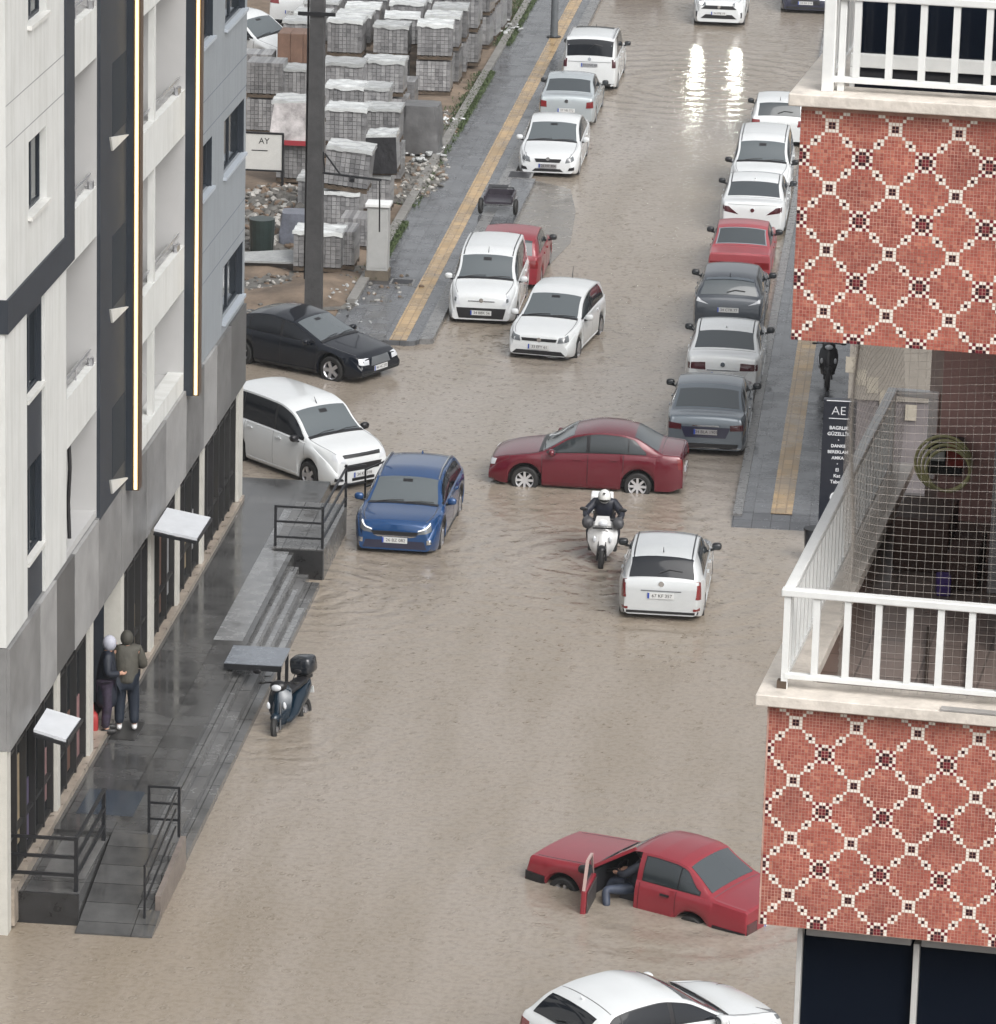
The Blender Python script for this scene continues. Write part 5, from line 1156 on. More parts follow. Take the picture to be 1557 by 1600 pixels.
place(530, 960, 0, 'lower pallet behind the tilted pallets', sd=1, cover=False)
place(530, 960, 1, 'pallet with crumpled cover behind the tilted pallets by the pole', sd=0, sc=(1.05, 1, 1))
place(722, 950, 0, 'lower pallet between the tilted pallets and the pavement', sd=3, cover=False)
place(715, 950, 1, 'upper pallet between the tilted pallets and the pavement', sd=1, sc=(.95, 1, .95))
place(495, 1205, 0, 'lower pallet carrying the tilted one right of the pole', sd=2, cover=True, sc=(1.02, 1, 1.0))
place(525, 1205, 1, 'upper tilted pallet sagging sideways right of the pole', sd=1, tilt=(.0, .10), sc=(1.1, 1, 1.1))
place(660, 1110, 0, 'lower pallet behind the grey electrical cabinet', sd=0, sc=(1, 1, 1))
t = place(722, 1120, 1, 'narrow leaning pallet wrapped in black tarp above the electrical cabinet', sd=3, tilt=(0, -.06), sc=(.72, .9, 1.05))
MB().box(-.57, .57, -.56, -.53, .05, 1.0).build('tarp', m_tarp, t)
place(385, 1415, 0, 'lone low pallet behind the utility pole nearest to the dirt', sd=3, sc=(1.15, 1, .98))
place(520, 1400, 0, 'narrow pallet between the pole and the electrical cabinet', sd=0, sc=(.55, 1.1, .95), cover=False)
place(270, 950, 0, 'lower pallet left of the pole behind the white notice board', sd=2, cover=False)
t = place(265, 950, 1, 'pallet with torn sloping film left of the pole', sd=1, sc=(1.15, 1.1, 1.15))
MB().poly([(-.62, -.62, .1), (.55, -.62, .1), (.45, -.55, 1.05), (-.5, -.54, 1.0)], (0, .02, 0)).build('torn_film', mat('torn_film', (.42, .40, .40), .25, var=.5, vs=3, bump=.5, bs=6), t)
MB().box(-.62, .6, -.66, -.63, .0, .12).build('red_band', mat('red_band', (.28, .03, .04), .5), t)
place(110, 700, 0, 'lower grey pallet at the left edge of the lot beside the building', sd=0, cover=False)
place(110, 700, 1, 'upper grey pallet at the left edge of the lot beside the building', sd=3, cover=False)
place(285, 700, 0, 'lower pallet with scraps of film left of the pole', sd=3, cover=False)
place(285, 700, 1, 'upper pallet with yellowish scraps of film left of the pole', sd=0, sc=(1, 1, .8))
place(520, 835, 0, 'lower pallet in the gap between the middle and the tilted clusters, by the pole', sd=2, cover=False)
place(520, 835, 1, 'film-covered pallet in the gap between the middle and the tilted clusters, by the pole', sd=3)
place(655, 832, 0, 'lower pallet in the gap left of the grey wrapped pile', sd=1, cover=False)
place(655, 832, 1, 'film-covered pallet in the gap left of the grey wrapped pile', sd=2, sc=(1, 1, .95))
place(385, 1130, 0, 'single pallet showing just left of the pole above the rubble', sd=0)
place(600, 1300, 0, 'low pallet squeezed right behind the electrical cabinet', sd=1, sc=(.9, 1, .8), cover=False)
v, u = pxs(920, 800)
def tarp_pile(v, u, lab, w_, d_, h_, m, sd):
    mb = MB(); r_ = random.Random(sd); n = 22; rows = []
    for i in range(9):
        z = h_*i/8; row = []
        for j in range(n):
            a = 2*PI*j/n; q = (1-.16*(z/h_)**2)*(1+.13*NZ.noise(Vector((math.cos(a)*2, math.sin(a)*2, z*2+sd))))
            cx = math.copysign(abs(math.cos(a))**.35, math.cos(a)); sy = math.copysign(abs(math.sin(a))**.35, math.sin(a)); row.append((cx*w_/2*q, sy*d_/2*q, z))
        rows.append(row)
    mb.grid(rows, close=True); mb.add(rows[-1], [tuple(range(n))]); o = mb.build('wrapped_pile', m, loc=SW(v, u, G), rz=-TH, smooth=True); return tag(o, lab, 'pile')
tarp_pile(v, u+.5, 'dark grey wrapped pile standing alone near the pavement edge', 1.2, 1.2, 1.4, mat('grey_tarp', (.10, .10, .102), .35, var=.3, vs=2, bump=.5, bs=6), 4)
v, u = pxs(275, 1300); tarp_pile(v, u+.4, 'low blue-grey wrapped bale left of the pole', 1.0, .9, .95, mat('bale', (.13, .14, .17), .4, var=.3, bump=.4), 8)
v, u = pxs(85, 1340); 
o = MB().tube((0, 0, 0), (0, 0, .95), .30, 18, .34).build('plastic_bin', mat('green_bin', (.022, .034, .032), .35, var=.2), loc=SW(v, u+.4, G), rz=-TH); tag(o, 'dark green plastic tub at the left edge of the dirt lot', 'tub')
v, u = pxs(160, 1395)
o = MB().poly([(-1.1, 0, 0), (1.1, -.05, .05), (1.15, .5, .12), (.35, .62, .22), (-1.1, .5, .1)], (0, 0, .05)).build('white_board', m_film, loc=SW(v, u, G+.1), rz=-TH); tag(o, 'white foam board lying on the dirt in front of the rubble', 'board')
v, u = pxs(190, 1190); heap('large heap of broken grey stone left of the utility pole', v, u, 1.6, 3.6, .7, 420, .17, m_rub, z=.05, seed=9)
v, u = pxs(200, 1040); heap('small heap of broken stone behind the large one', v, u, 1.3, 1.6, .6, 160, .15, m_rub, z=.05, seed=10)
v, u = pxs(930, 920); heap('strip of broken stone and white scraps along the lot kerb', v-.1, u, .8, 3.4, .16, 260, .11, m_rub, z=.08, seed=12)
v, u = pxs(1000, 660); heap('scattered pale rubble beside the kerb past the dark pile', v, u, .8, 3.0, .12, 150, .1, m_rub, z=.08, seed=13)
v, u = pxs(560, 1480); heap('thin litter of stones and scraps on the brown dirt', v-.3, u, 2.2, 2.6, .05, 170, .09, m_rub, z=.08, seed=14)
v, u = pxs(180, 1500); heap('loose stones on the dirt beside the building corner', v, u, 1.4, 2.0, .05, 90, .09, m_rub, z=.06, seed=15)
def scraps(lab, X, Y, n, sp, seed, sz=.12):
    sz *= .6
    v, u = pxs(X, Y); r_ = random.Random(seed); mb = MB()
    for k in range(n):
        x, y = r_.gauss(0, sp), r_.gauss(0, sp*2); rot = Matrix.Rotation(r_.uniform(0, 6), 3, Vector((r_.random()-.5, r_.random()-.5, 1)).normalized())
        mb.ell((x, y, r_.uniform(.02, .12)), (sz*r_.uniform(.5, 1.3), sz*r_.uniform(.4, 1), sz*.35), rot, 7, 5, pw=.7)
    o = mb.build('litter', m_film, loc=SW(v, u, G), rz=-TH); tag(o, lab, 'litter', kind='stuff')
scraps('white plastic scraps on the ground beside the grey wrapped pile', 920, 815, 26, .35, 1, .17)
scraps('white plastic scraps near the kerb further up', 1070, 620, 12, .2, 2, .13)
scraps('white scraps in the dirt behind the pole foot', 470, 1560, 22, .6, 3, .09)
scraps('bits of white rubbish along the far pallets', 1330, 140, 24, .45, 4, .15)
# notice board
v, u = uv(440, 300, .2)
t = sthing('notice_board', 'white notice board with dark frame and lettering, half behind the building corner', 'sign', v, u, .2)
MB().box(-1.5, .0, -.02, .02, .62, 1.62).build('panel', mat('board_white', (.52, .52, .50), .4, var=.05), t)
MB().box(-1.5, .05, -.035, .025, .57, .619).box(-1.5, .05, -.035, .025, 1.621, 1.67).box(.001, .05, -.034, .024, .62, 1.62).build('frame', m_steel, t)
MB().box(-.02, .05, .026, .07, 0, 1.6).box(-1.4, -1.33, .026, .07, 0, 1.6).build('post', m_steel, t)
textmesh('AY', .24, 'lettering', m_ink, t, (-.50, -.022, 1.42), (PI/2, 0, 0))
MB().box(-.85, -.40, -.024, -.021, 1.14, 1.17).build('text_line', m_ink, t)
# utility pole, tapered concrete with climbing pegs and bracket
v, u = uv(490, 492, .1)
m_pole = mat('pole_concrete', (.05, .05, .052), .6, var=.3, vs=3, bump=.3)
t = sthing('utility_pole', 'dark concrete utility pole with cross pegs standing at the corner of the lot', 'pole', v, u, 0)
MB().poly([(-.21, -.18, 0), (.21, -.18, 0), (.21, .18, 0), (-.21, .18, 0)], (0, 0, .01)).v
rows = []
for i in range(25):
    z = i*.5; w_ = .21-.004*z*1.2; rows.append([(-w_, -w_*.85, z), (w_, -w_*.85, z), (w_, w_*.85, z), (-w_, w_*.85, z)])
MB().grid(rows, close=True).build('shaft', m_pole, t)
pg = MB()
for z in (8.5, 7.6, 10.2): pg.box(-.46, .46, -.20, -.16, z, z+.09)
pg.build('cross_peg', m_steel, t)
MB().beam((.15, -.1, 3.72), (1.65, -.1, 3.60), .05).beam((.2, -.1, 4.25), (.24, -.1, 3.7), .035).beam((.24, -.1, 4.2), (.62, -.1, 3.7), .035).box(.85, .98, -.13, -.07, 3.52, 3.62).build('bracket', m_steel, t)
MB().tube((1.6, -.1, 3.6), (1.62, -.1, 2.3), .02, 6).tube((-.23, .0, 1), (-.23, 0, 9), .03, 6).build('cable', m_black, t)
v, u = uv(866, 58, .12)
t = sthing('lamp_post', 'plain grey steel post on the left pavement at the top of the picture', 'post', v, u, .12)
MB().tube((0, 0, 0), (0, 0, 8), .13, 14, .08).build('pole', mat('post_grey', (.10, .11, .12), .4, var=.2), t, smooth=True); MB().tube((0, 0, 0), (0, 0, .04), .24, 14).build('base_plate', m_steel, t)
# electrical cabinet
v, u = uv(588, 440, .1)
t = sthing('electrical_cabinet', 'tall pale grey electrical cabinet with white sloping cap at the lot corner', 'cabinet', v, u+.3, .05)
m_cab = mat('cabinet_grey', (.36, .365, .36), .45, var=.08)
MB().box(-.27, .27, -.24, .24, .32, 1.98).build('housing', m_cab, t, bev=.01); MB().box(-.30, .30, -.27, .27, 0, .318).build('plinth', mat('plinth_brown', (.12, .10, .075), .7, var=.3), t)
MB().box(-.32, .32, -.29, .29, 1.982, 2.07).build('cap', mat('cap_white', (.7, .71, .71), .35), t, bev=.012); MB().box(-.24, .24, -.252, -.242, .4, 1.9).build('door', m_cab, t)

# ================================================================ right pavement side
v, u = uv(1277, 850, .0)
m_tot = mat('totem_black', (.010, .013, .022), .3)
t = sthing('sign_pillar', 'tall black sign pillar with white lettering and an arrow on the right pavement', 'sign', v+.34, u+.3, 0.03)
MB().box(-.34, .34, -.09, .09, 0, 3.02).build('pillar_body', m_tot, t, bev=.01)
mwht = mat('sign_white', (.6, .62, .65), .5)
MB().box(-.28, .28, -.095, -.0905, 2.99, 3.01).build('top_line', mwht, t)
textmesh('AE', .26, 'logo', mwht, t, (-.02, -.093, 2.78), (PI/2, 0, 0), bold=-.004)
MB().box(-.22, .2, -.095, -.0905, 2.615, 2.63).build('logo_bar', mwht, t)
for k, (tx, sz) in enumerate((('BAGRLIK', .10), ('GÜZELLİK', .10), ('•', .08), ('DANKE', .09), ('BEREKLAM', .09), ('AMKA', .09), ('•', .08), ('El', .10), ('Kat', .10), ('Tabela', .10))):
    textmesh(tx, sz, 'lettering', mwht, t, (-.0, -.093, 2.42-k*.128), (PI/2, 0, 0), bold=.002)
q = MB(); q.grid([[(r_*math.cos(2*PI*i/24), -.093, .93+r_*math.sin(2*PI*i/24)) for r_ in (.085, .125)] for i in range(25)]); q.poly([(-.06, -.091, .915), (.0, -.091, .915), (.0, -.091, .88), (.06, -.091, .93), (.0, -.091, .98), (.0, -.091, .945), (-.06, -.091, .945)], (0, -.003, 0)); q.build('arrow', mwht, t)
v, u = uv(1268, 880, 0)
t = sthing('litter_bin', 'dark waste bin standing at the foot of the sign pillar', 'bin', v+.02, u+.3, 0)
MB().tube((0, 0, 0), (0, 0, .62), .17, 14, .2).build('bin_body', m_tot, t); MB().tube((0, 0, .621), (0, 0, .66), .21, 14).build('rim', m_steel, t)
v, u = uv(1290, 600, 0)
t = sthing('shop_sign', 'small navy blue board hanging above the parked black motorcycle', 'sign', v+.0, u+1.2, 1.7)
MB().box(-.34, .34, -.02, .02, 0, .26).build('board', mat('navy_board', (.012, .02, .07), .3), t); MB().box(-.33, .8, .021, .05, .2, .24).build('bracket', m_steel, t)
# ground-floor block behind the net
m_bei = mat('beige_plaster', (.235, .215, .19), .7, var=.2, vs=1.2, bump=.2, bs=12)
t = sthing('corner_building', 'beige plastered low building with pasted papers seen through the balcony net', 'building', -1.33, 91.5, 0)
MB().box(0, 9, 0, 12, 2.6, 7).build('wall', m_bei, t)
MB().box(.03, 9, .04, 12, 0, 2.599).build('lower_wall', mat('mauve_wall', (.15, .135, .14), .6, var=.25, vs=1.5), t)
for k, (px, py) in enumerate(((1331, 570), (1345, 590), (1364, 602), (1384, 622), (1424, 645))):
    d_, z_ = None, None
    d = ray(px, py); P0 = SW(-1.33, 91.48); n_ = Uv; tt = (P0-Vector((0, 0, CH))).dot(n_)/d.dot(n_); p = Vector((0, 0, CH))+d*tt
    x = p.dot(Vv)+1.33; MB().box(x-.12, x+.12, -.012, -.002, p.z-.17, p.z+.17).build('paper', mat('old_paper', (.33, .30, .25), .6, var=.15), t)

# ================================================================ near building with mosaic parapets (right)
A_ = R(11.5); B0 = Vector((1.42, 22.0, 0))
fd = Vector((math.cos(A_), -math.sin(A_), 0)); sd_ = Vector((math.sin(A_), math.cos(A_), 0))
TP = .3165/18                                   # one mosaic tile
m_tred = mat('mosaic_red', (.33, .075, .05), .4, var=.0)
def red_mat():
    m = m_tred; t = m.node_tree; n = t.nodes; l = t.links; b = n['Principled BSDF']
    at_ = n.new('ShaderNodeAttribute'); at_.attribute_name = 'tint'; rp = n.new('ShaderNodeValToRGB'); e = rp.color_ramp.elements
    e[0].color = (.31, .085, .066, 1); e[1].color = (.54, .235, .165, 1); e.new(.5).color = (.41, .13, .098, 1)
    l.new(at_.outputs['Fac'], rp.inputs[0])
    tc = n.new('ShaderNodeTexCoord'); nz = n.new('ShaderNodeTexNoise'); nz.inputs['Scale'].default_value = 2.2; nz.inputs['Detail'].default_value = 5; l.new(tc.outputs['Object'], nz.inputs['Vector'])
    r2 = n.new('ShaderNodeValToRGB'); r2.color_ramp.elements[0].position = .35; r2.color_ramp.elements[0].color = (.72, .70, .72, 1); r2.color_ramp.elements[1].position = .65; r2.color_ramp.elements[1].color = (1.15, 1.1, 1.05, 1)
    l.new(nz.outputs['Fac'], r2.inputs[0]); mx = n.new('ShaderNodeMix'); mx.data_type = 'RGBA'; mx.blend_type = 'MULTIPLY'; mx.inputs[0].default_value = 1
    l.new(rp.outputs[0], mx.inputs[6]); l.new(r2.outputs[0], mx.inputs[7]); l.new(mx.outputs[2], b.inputs['Base Color'])
red_mat()
m_tw = mat('mosaic_white', (.78, .74, .67), .35, var=.12, vs=30)
m_td = mat('mosaic_dark', (.035, .012, .018), .35, var=.3, vs=30)
m_tg = mat('mosaic_maroon', (.17, .02, .03), .35, var=.3, vs=30)
m_grout = mat('grout', (.48, .29, .235), .8, var=.35, vs=5, bump=.1)
def pat(i, j):
    """18x18 lattice: squares, flowers and chain of dots. 0 red 1 white 2 dark 3 maroon"""
    for (cx, cy, typ) in ((0, 0, 'A'), (9, 9, 'B')):
        x = (i-cx+9) % 18-9; y = (j-cy+9) % 18-9       # offsets, node centre is at the corner (0,0)
        X = x if x >= 0 else -x-1; Y = y if y >= 0 else -y-1
        if typ == 'A':
            if X <= 1 and Y <= 1: return 2 if X == 0 and Y == 0 else 1
        else:
            if X <= 2 and Y <= 2:
                if X == 2 and Y == 2: return 1
                if (X == 2 and Y == 1) or (X == 1 and Y == 2): return 3
                if X == 1 and Y == 1: return 1
                if (X, Y) in ((2, 0), (0, 2)): return 1
                if (X, Y) in ((1, 0), (0, 1)): return 2
                return 3
    x = (i+9) % 18-9; y = (j+9) % 18-9; sx = 1 if x >= 0 else -1; sy = 1 if y >= 0 else -1
    X = x if x >= 0 else -x-1; Y = y if y >= 0 else -y-1
    if X == Y == 2: return 1
    if 3 <= X <= 5 and 3 <= Y <= 5:
        if X == Y == 4: return 2
        if (X, Y) in ((5, 3), (3, 5)): return 0
        return 1
    return 0
def tiles(mb, tint, O, ax, ztop, zbot, n_u, A0, rr):
    """ax: direction of the face; A0: (along, z) of one node centre"""
    nrm = ax.cross(Vector((0, 0, 1))); 
    if nrm.y > .3 or (abs(nrm.y) < .3 and nrm.x > 0): nrm = -nrm
    n_v = int((ztop-zbot)/TP)
    j0 = math.floor((zbot-A0[1])/TP)+1; i0 = math.floor((0-A0[0])/TP)+1
    for jj in range(n_v-1):
        j = j0+jj
        for ii in range(n_u):
            i = i0+ii; c = pat(i, j); g = .0012+rr.uniform(0, .0006)
            a0 = A0[0]+i*TP+g; a1 = a0+TP-2*g; z0 = A0[1]+j*TP+g; z1 = z0+TP-2*g; d = rr.uniform(.0008, .0022)
            p = [O+ax*a0+Vector((0, 0, z0)), O+ax*a1+Vector((0, 0, z0)), O+ax*a1+Vector((0, 0, z1)), O+ax*a0+Vector((0, 0, z1))]
            f = [q+nrm*d for q in p]; b = [q-nrm*.001 for q in p]
            mb.add(f+b, [(0, 1, 2, 3), (0, 4, 5, 1), (1, 5, 6, 2), (2, 6, 7, 3), (3, 7, 4, 0)], c); tt = min(1, max(0, rr.gauss(.42, .22))); tint += [tt]*5
def parapet(root, ztop, zbot, A0, seed, dx=0.):
    rr = random.Random(seed); O = Vector((0, 0, 0)); mb = MB(); tint = []
    X = Vector((1, 0, 0)); Y = Vector((0, 1, 0))
    nf = int(2.3/TP)
    mb2 = MB().box(0.002, 2.45, .0, .14, zbot+.004, ztop).box(.002, .14, .1405, 4.6, zbot+.004, ztop)
    g = mb2.build('parapet', m_grout, root, loc=(dx, 0, 0))
    tiles(mb, tint, O, X, ztop, zbot, nf, A0, rr)
    me = bpy.data.meshes.new('mosaic'); me.from_pydata(mb.v, [], mb.f)
    for m in (m_tred, m_tw, m_td, m_tg): me.materials.append(m)
    me.polygons.foreach_set('material_index', mb.mi); a = me.attributes.new('tint', 'FLOAT', 'FACE'); a.data.foreach_set('value', tint)
    o = bpy.data.objects.new('mosaic', me); COL.objects.link(o); o.parent = g
    mb = MB(); tint = []                        # flank towards the street
    tiles(mb, tint, O, Y, ztop, zbot, int(4.4/TP), (0.0, A0[1]), rr)
    me = bpy.data.meshes.new('mosaic'); me.from_pydata(mb.v, [], mb.f)
    for m in (m_tred, m_tw, m_td, m_tg): me.materials.append(m)
    me.polygons.foreach_set('material_index', mb.mi); a = me.attributes.new('tint', 'FLOAT', 'FACE'); a.data.foreach_set('value', tint)
    o = bpy.data.objects.new('mosaic', me); COL.objects.link(o); o.parent = g; o['label'] = 'street-side face of the mosaic parapet'
nb = thing('balcony_building', 'neighbouring building with red mosaic balcony parapets and white railings at the right edge', 'building', (B0.x, B0.y, 0), -A_)
parapet(nb, 18.725, 17.5, (.151, 18.315), 1)
parapet(nb, 21.865, 20.66, (.195-.035, 21.768), 2, .035)
m_ledge = mat('stained_ledge', (.64, .59, .53), .5, var=.22, vs=7, bump=.2)
for zt_ in (18.79, 21.93):
    dx_ = .035 if zt_ > 20 else 0
    g = MB().box(-.055+dx_, 2.5, -.075, .22, zt_-.062, zt_).box(-.055+dx_, .2, .2205, 4.7, zt_-.062, zt_).build('ledge', m_ledge, nb, bev=.006)
MB().box(.9, 2.5, -.078, -.02, 18.792, 18.80).build('ledge_patch', mat('ledge_wet', (.30, .29, .28), .3, var=.3), nb)
m_floor = tiled('balcony_floor', (.21, .165, .145), (.45, .45, .45), .35, (.33, .33), .006, var=.2, rvar=.1)
MB().box(.145, 2.6, .145, 4.7, 18.4, 18.60).build('balcony_floor', m_floor, nb)
MB().box(.145, 2.6, .145, 4.7, 17.52, 17.72).build('floor_slab', mat('slab_under', (.4, .38, .36), .7), nb)
MB().box(.145, 2.6, .145, 4.7, 20.68, 20.86).build('ceiling_slab', mat('slab_under', (.4, .38, .36), .7), nb)
# railing of the lower balcony
t = bpy.data.objects.new('railing', None); COL.objects.link(t); t.parent = nb; t.location = (0, 0, 18.79)
o = MB().box(.04, 2.5, .045, .105, .50, .54).box(.045, .105, .1055, 4.42, .50, .54).build('top_rail', m_rail, t, bev=.006)
MB().box(.1055, .36, 4.36, 4.42, .50, .54).box(.045, .1, 4.36, 4.42, .0, .499).box(.30, .36, 4.36, 4.42, .0, .499).build('end_rail', m_rail, t, bev=.004)
MB().box(.07, 2.5, .055, .095, .055, .085).box(.06, .09, .0955, 4.36, .055, .08).build('bottom_rail', m_rail, t, bev=.004)
for k in range(16):
    x = .048+k*.160 if k else .055
    MB().box(x, x+.034, .058, .092, .0855 if k else .0, .4995).build('baluster', m_rail, t)
for k in range(28): MB().box(.064, .088, .16+k*.15, .184+k*.15, .081, .4995).build('baluster', m_rail, t)
MB().cb((.06, .08, .02), (.05, .05, .04)).build('rail_foot', mat('rust', (.10, .07, .05), .8, var=.4), t)
# upper balcony railing with its glazing
t = bpy.data.objects.new('railing', None); COL.objects.link(t); t.parent = nb; t.location = (0, 0, 21.93)
MB().box(.12, 2.5, .045, .105, .46, .50).box(.125, .18, .1055, 4.42, .46, .50).build('top_rail', m_rail, t, bev=.006)
MB().box(.15, 2.5, .055, .095, .045, .075).box(.135, .165, .0955, 4.36, .045, .075).build('bottom_rail', m_rail, t, bev=.004)
MB().box(.125, .185, .04, .11, .0, 1.2).box(.20, .235, .07, .12, .0, 1.2).build('corner_post', m_rail, t, bev=.004)
for k in range(14): MB().box(.275+k*.163, .309+k*.163, .056, .09, .0755, .4595).build('baluster', m_rail, t)
for k in range(28): MB().box(.139, .161, .16+k*.15, .184+k*.15, .0755, .4595).build('baluster', m_rail, t)
m_gd = mat('window_dark_blue', (.006, .009, .016), .12, spec=.4)
gz = MB().box(.25, 2.5, .30, .31, 21.9, 23.2).build('glazing', m_gd, nb)
MB().box(.235, 2.5, .27, .299, 22.02, 22.09).box(.235, .26, .27, .30, 21.9, 22.019).build('window_frame', m_rail, gz, bev=.004)
# closed glazing of the storey below
g = MB().box(.215, .80, .25, .26, 14.3, 17.47).box(.835, 2.5, .25, .26, 14.3, 17.47).build('glazing', m_gd, nb)
m_ws = mat('window_white', (.55, .55, .54), .35, var=.1, vs=6)
MB().box(.185, .212, .2, .27, 14.3, 17.49).box(.802, .833, .2, .27, 14.3, 17.40).build('window_frame', m_ws, g, bev=.003)
MB().box(.235, .79, .17, .235, 17.40, 17.455).box(.845, 2.5, .17, .235, 17.40, 17.455).build('blind_box', mat('blind_grey', (.3, .3, .3), .4, var=.15), g, bev=.004)
MB().box(.213, 2.5, .24, .249, 17.456, 17.49).build('head_gasket', m_ink, g)
MB().box(.19, 2.6, .4, 5, 12, 17.3).build('lower_storey', mat('inner_dark', (.05, .05, .055), .8), nb)
# balcony interior: house wall, terracotta pier, door
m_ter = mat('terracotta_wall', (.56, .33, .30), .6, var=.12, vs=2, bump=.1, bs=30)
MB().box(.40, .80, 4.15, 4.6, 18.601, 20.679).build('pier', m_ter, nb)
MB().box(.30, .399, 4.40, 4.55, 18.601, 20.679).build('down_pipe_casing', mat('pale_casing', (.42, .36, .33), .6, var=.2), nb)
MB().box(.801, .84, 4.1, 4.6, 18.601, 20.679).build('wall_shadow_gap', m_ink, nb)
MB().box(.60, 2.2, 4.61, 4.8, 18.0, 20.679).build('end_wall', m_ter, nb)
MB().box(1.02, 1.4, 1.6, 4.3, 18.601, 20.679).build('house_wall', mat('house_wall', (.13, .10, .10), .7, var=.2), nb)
MB().box(.86, .92, 2.7, 3.0, 18.601, 20.6).box(.94, 1.0, 2.5, 2.9, 18.601, 20.6).build('door_frame', mat('door_frame_grey', (.33, .32, .32), .4, var=.1), nb, bev=.004)
MB().box(.841, 1.01, 3.3, 3.5, 18.601, 20.6).build('balcony_door', mat('inner_dark', (.05, .05, .055), .8), nb)
# things kept on the balcony
def on_bal(a, b, z): 
    p = B0+fd*a+sd_*b; return (p.x, p.y, z)
t = thing('garden_hose', 'coiled yellow-green garden hose hanging at the far end of the balcony', 'hose', on_bal(.455, 3.9, 19.02), -A_)
hp = []
for k in range(4):
    q = MB(); R0 = .168-.013*k; rows = []
    for i in range(41):
        a = 2*PI*i/40; c = Vector((R0*math.cos(a)+.012*k, -.02*k, R0*math.sin(a)-.008*k)); n1 = Vector((math.cos(a), 0, math.sin(a)))
        rows.append([c+n1*.0095*math.cos(b)+Vector((0, .0095*math.sin(b), 0)) for b in [2*PI*z/8 for z in range(9)]])
    q.grid(rows); q.build('hose_coil', mat('hose_green', (.46, .44, .22), .4, var=.15), t, smooth=True)
t = thing('hose_reel_box', 'dark box with white label and red lid inside the coiled hose', 'box', on_bal(.45, 4.05, 18.92), -A_)
MB().box(-.10, .11, -.06, .06, 0, .22).build('box_body', m_ink, t, bev=.015); MB().box(-.085, .0, -.066, -.061, .09, .15).build('white_label', m_plate, t)
MB().box(.01, .115, -.068, -.062, .06, .21).build('red_panel', mat('lid_red', (.25, .03, .02), .4), t); MB().box(-.10, .11, -.067, -.061, .155, .2).build('grey_panel', m_steel, t)
t = thing('storage_crates', 'dark brown stool and crates on the shaded balcony floor', 'crate', on_bal(.5, 3.0, 18.602), -A_)
MB().box(-.22, .1, 0, .5, 0, .32).build('crate_body', mat('crate_brown', (.05, .025, .018), .6, var=.3), t, bev=.01); MB().box(.12, .3, -.3, .2, 0, .22).build('crate_lid', mat('crate_brown', (.05, .025, .018), .6), t, bev=.01)
o = MB().box(-.04, .04, -.05, .05, 0, .12).build('violet_packet', mat('violet', (.05, .025, .16), .4), bev=.01); o.location = on_bal(.62, 2.6, 18.602); tag(o, 'small violet packet on the balcony floor behind the net', 'packet')
for k, (a0, b0_, a1, b1_) in enumerate(((.72, .9, .62, 1.9), (.98, .5, .86, 1.7))):
    o = MB().beam((0, 0, 0), (a1-a0, b1_-b0_, .0), .02, .015).build('wooden_batten', mat('batten', (.03, .018, .012), .6)); o.location = on_bal(a0, b0_, 18.612); o.rotation_euler = (0, 0, -A_)
    tag(o, ['dark batten lying on the balcony floor, the left one', 'dark batten lying on the balcony floor, the right one'][k], 'batten')
# pigeon net: front sheet and street-side sheet
m_net = mat('net_cord', (.36, .33, .30), .7)
net = thing('balcony_net', 'pale cord net hung across the balcony opening from the upper parapet', 'net', on_bal(0, 0, 18.79), -A_)
def cordstrip(mb, pts, w_=.0008):
    pts = [Vector(p) for p in pts]; mb_rows = []
    for i, p in enumerate(pts):
        d = (pts[min(i+1, len(pts)-1)]-pts[max(i-1, 0)]).normalized(); a = d.cross(Vector((.15, 1, .1))).normalized()*w_; b = a.cross(d).normalized()*w_
        mb_rows.append([p+a, p+b*.9-a*.5, p-b*.9-a*.5, p+a])
    mb.grid(mb_rows)
def netpt(s, q):                                # s: metres along from the far end round the corner, q: height 0..1.95
    sag = .05*math.sin(PI*q/1.95)+.012*math.sin(3.1*s+2*q)
    zz_ = q-.022*math.sin(3.9*(s-.4))*(.4+q)+.02*math.sin(2.3*s)*math.sin(PI*q/1.95)+.015*math.sin(5*s)*(q/1.95)
    L_ = 3.9
    if s < L_:                                  # street side, far to near
        b = 4.15-s*1.0; b = max(b, .0); x = .16+.16*sm((s-2.0)/1.9)+.14*math.sin(PI*min(1, q/1.95))*sm((L_-s)/2.5+.2)*0 ; return Vector((x+.02*math.sin(4*q), b, zz_))
    s2 = s-L_; r_ = min(1, s2/.15)
    return Vector((.32+s2, .25-.10*r_+sag*.6, zz_))
mb = MB(); PT = .0425
s = 0.; 
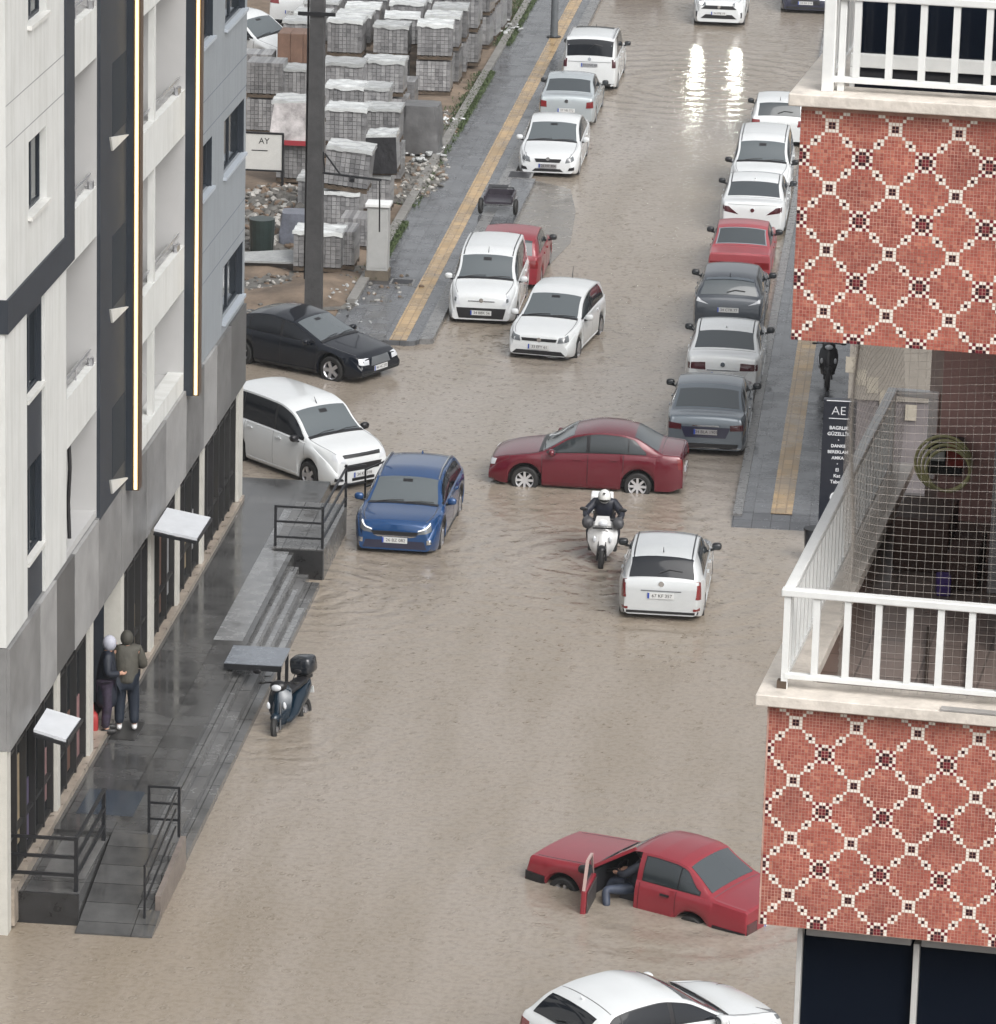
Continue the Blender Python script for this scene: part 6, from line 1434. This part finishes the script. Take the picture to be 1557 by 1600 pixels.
while s < 5.6:
    cordstrip(mb, [netpt(s, q*.065) for q in range(31)]); s += PT
q = -.12
while q < 1.95:
    cordstrip(mb, [netpt(s_*.06, max(q, -.12)) for s_ in range(int(5.6/.06))]); q += PT
mb.build('net_mesh', m_net, net)
cd = MB(); cordstrip(cd, [netpt(s_*.06, 1.94) for s_ in range(int(5.6/.06))], .004); cd.build('edge_cord', m_net, net)

# dark handcart left on the pavement behind the red car
v, u = uv(781, 330, .13)
t = sthing('handcart', 'dark handcart with two black tyres left at the kerb behind the red hatchback', 'cart', v, u, .135)
MB().box(-.38, .38, -.5, .5, .30, .36).box(-.40, -.36, -.52, .52, .36, .52).box(.36, .40, -.52, .52, .36, .52).box(-.359, .359, .48, .52, .36, .52).build('tray', mat('cart_dark', (.035, .03, .04), .35, var=.3), t)
for sg in (1, -1):
    q = MB(); q.grid([[((.17+.06*math.cos(b))*math.cos(a)*0+sg*(.48+.06*math.sin(b)), -.45+(.17+.06*math.cos(b))*math.cos(a), .23+(.17+.06*math.cos(b))*math.sin(a)) for b in [2*PI*z/8 for z in range(9)]] for a in [2*PI*z/20 for z in range(21)]]); q.tube((sg*.43, -.45, .23), (sg*.53, -.45, .23), .12, 12); q.build('wheel', m_rubber, t, smooth=True)
MB().path([(-.30, .5, .4), (-.30, .8, .5), (.30, .8, .5), (.30, .5, .4)], .02, 6).build('handle', m_steel, t)
# rain haze over the street
hz = MB().box(-95, 85, -8, 330, -2.5, 29).build('haze', mat('haze_dummy', (1, 1, 1)))
hm = bpy.data.materials.new('rain_haze'); hm.use_nodes = True; t = hm.node_tree; t.nodes.clear()
pv = t.nodes.new('ShaderNodeVolumePrincipled'); pv.inputs['Color'].default_value = (.86, .88, .9, 1); pv.inputs['Density'].default_value = .0003; pv.inputs['Anisotropy'].default_value = .2
mo = t.nodes.new('ShaderNodeOutputMaterial'); t.links.new(pv.outputs[0], mo.inputs['Volume'])
hz.data.materials.clear(); hz.data.materials.append(hm); tag(hz, 'thin grey rain haze over the whole street', 'haze', kind='stuff')
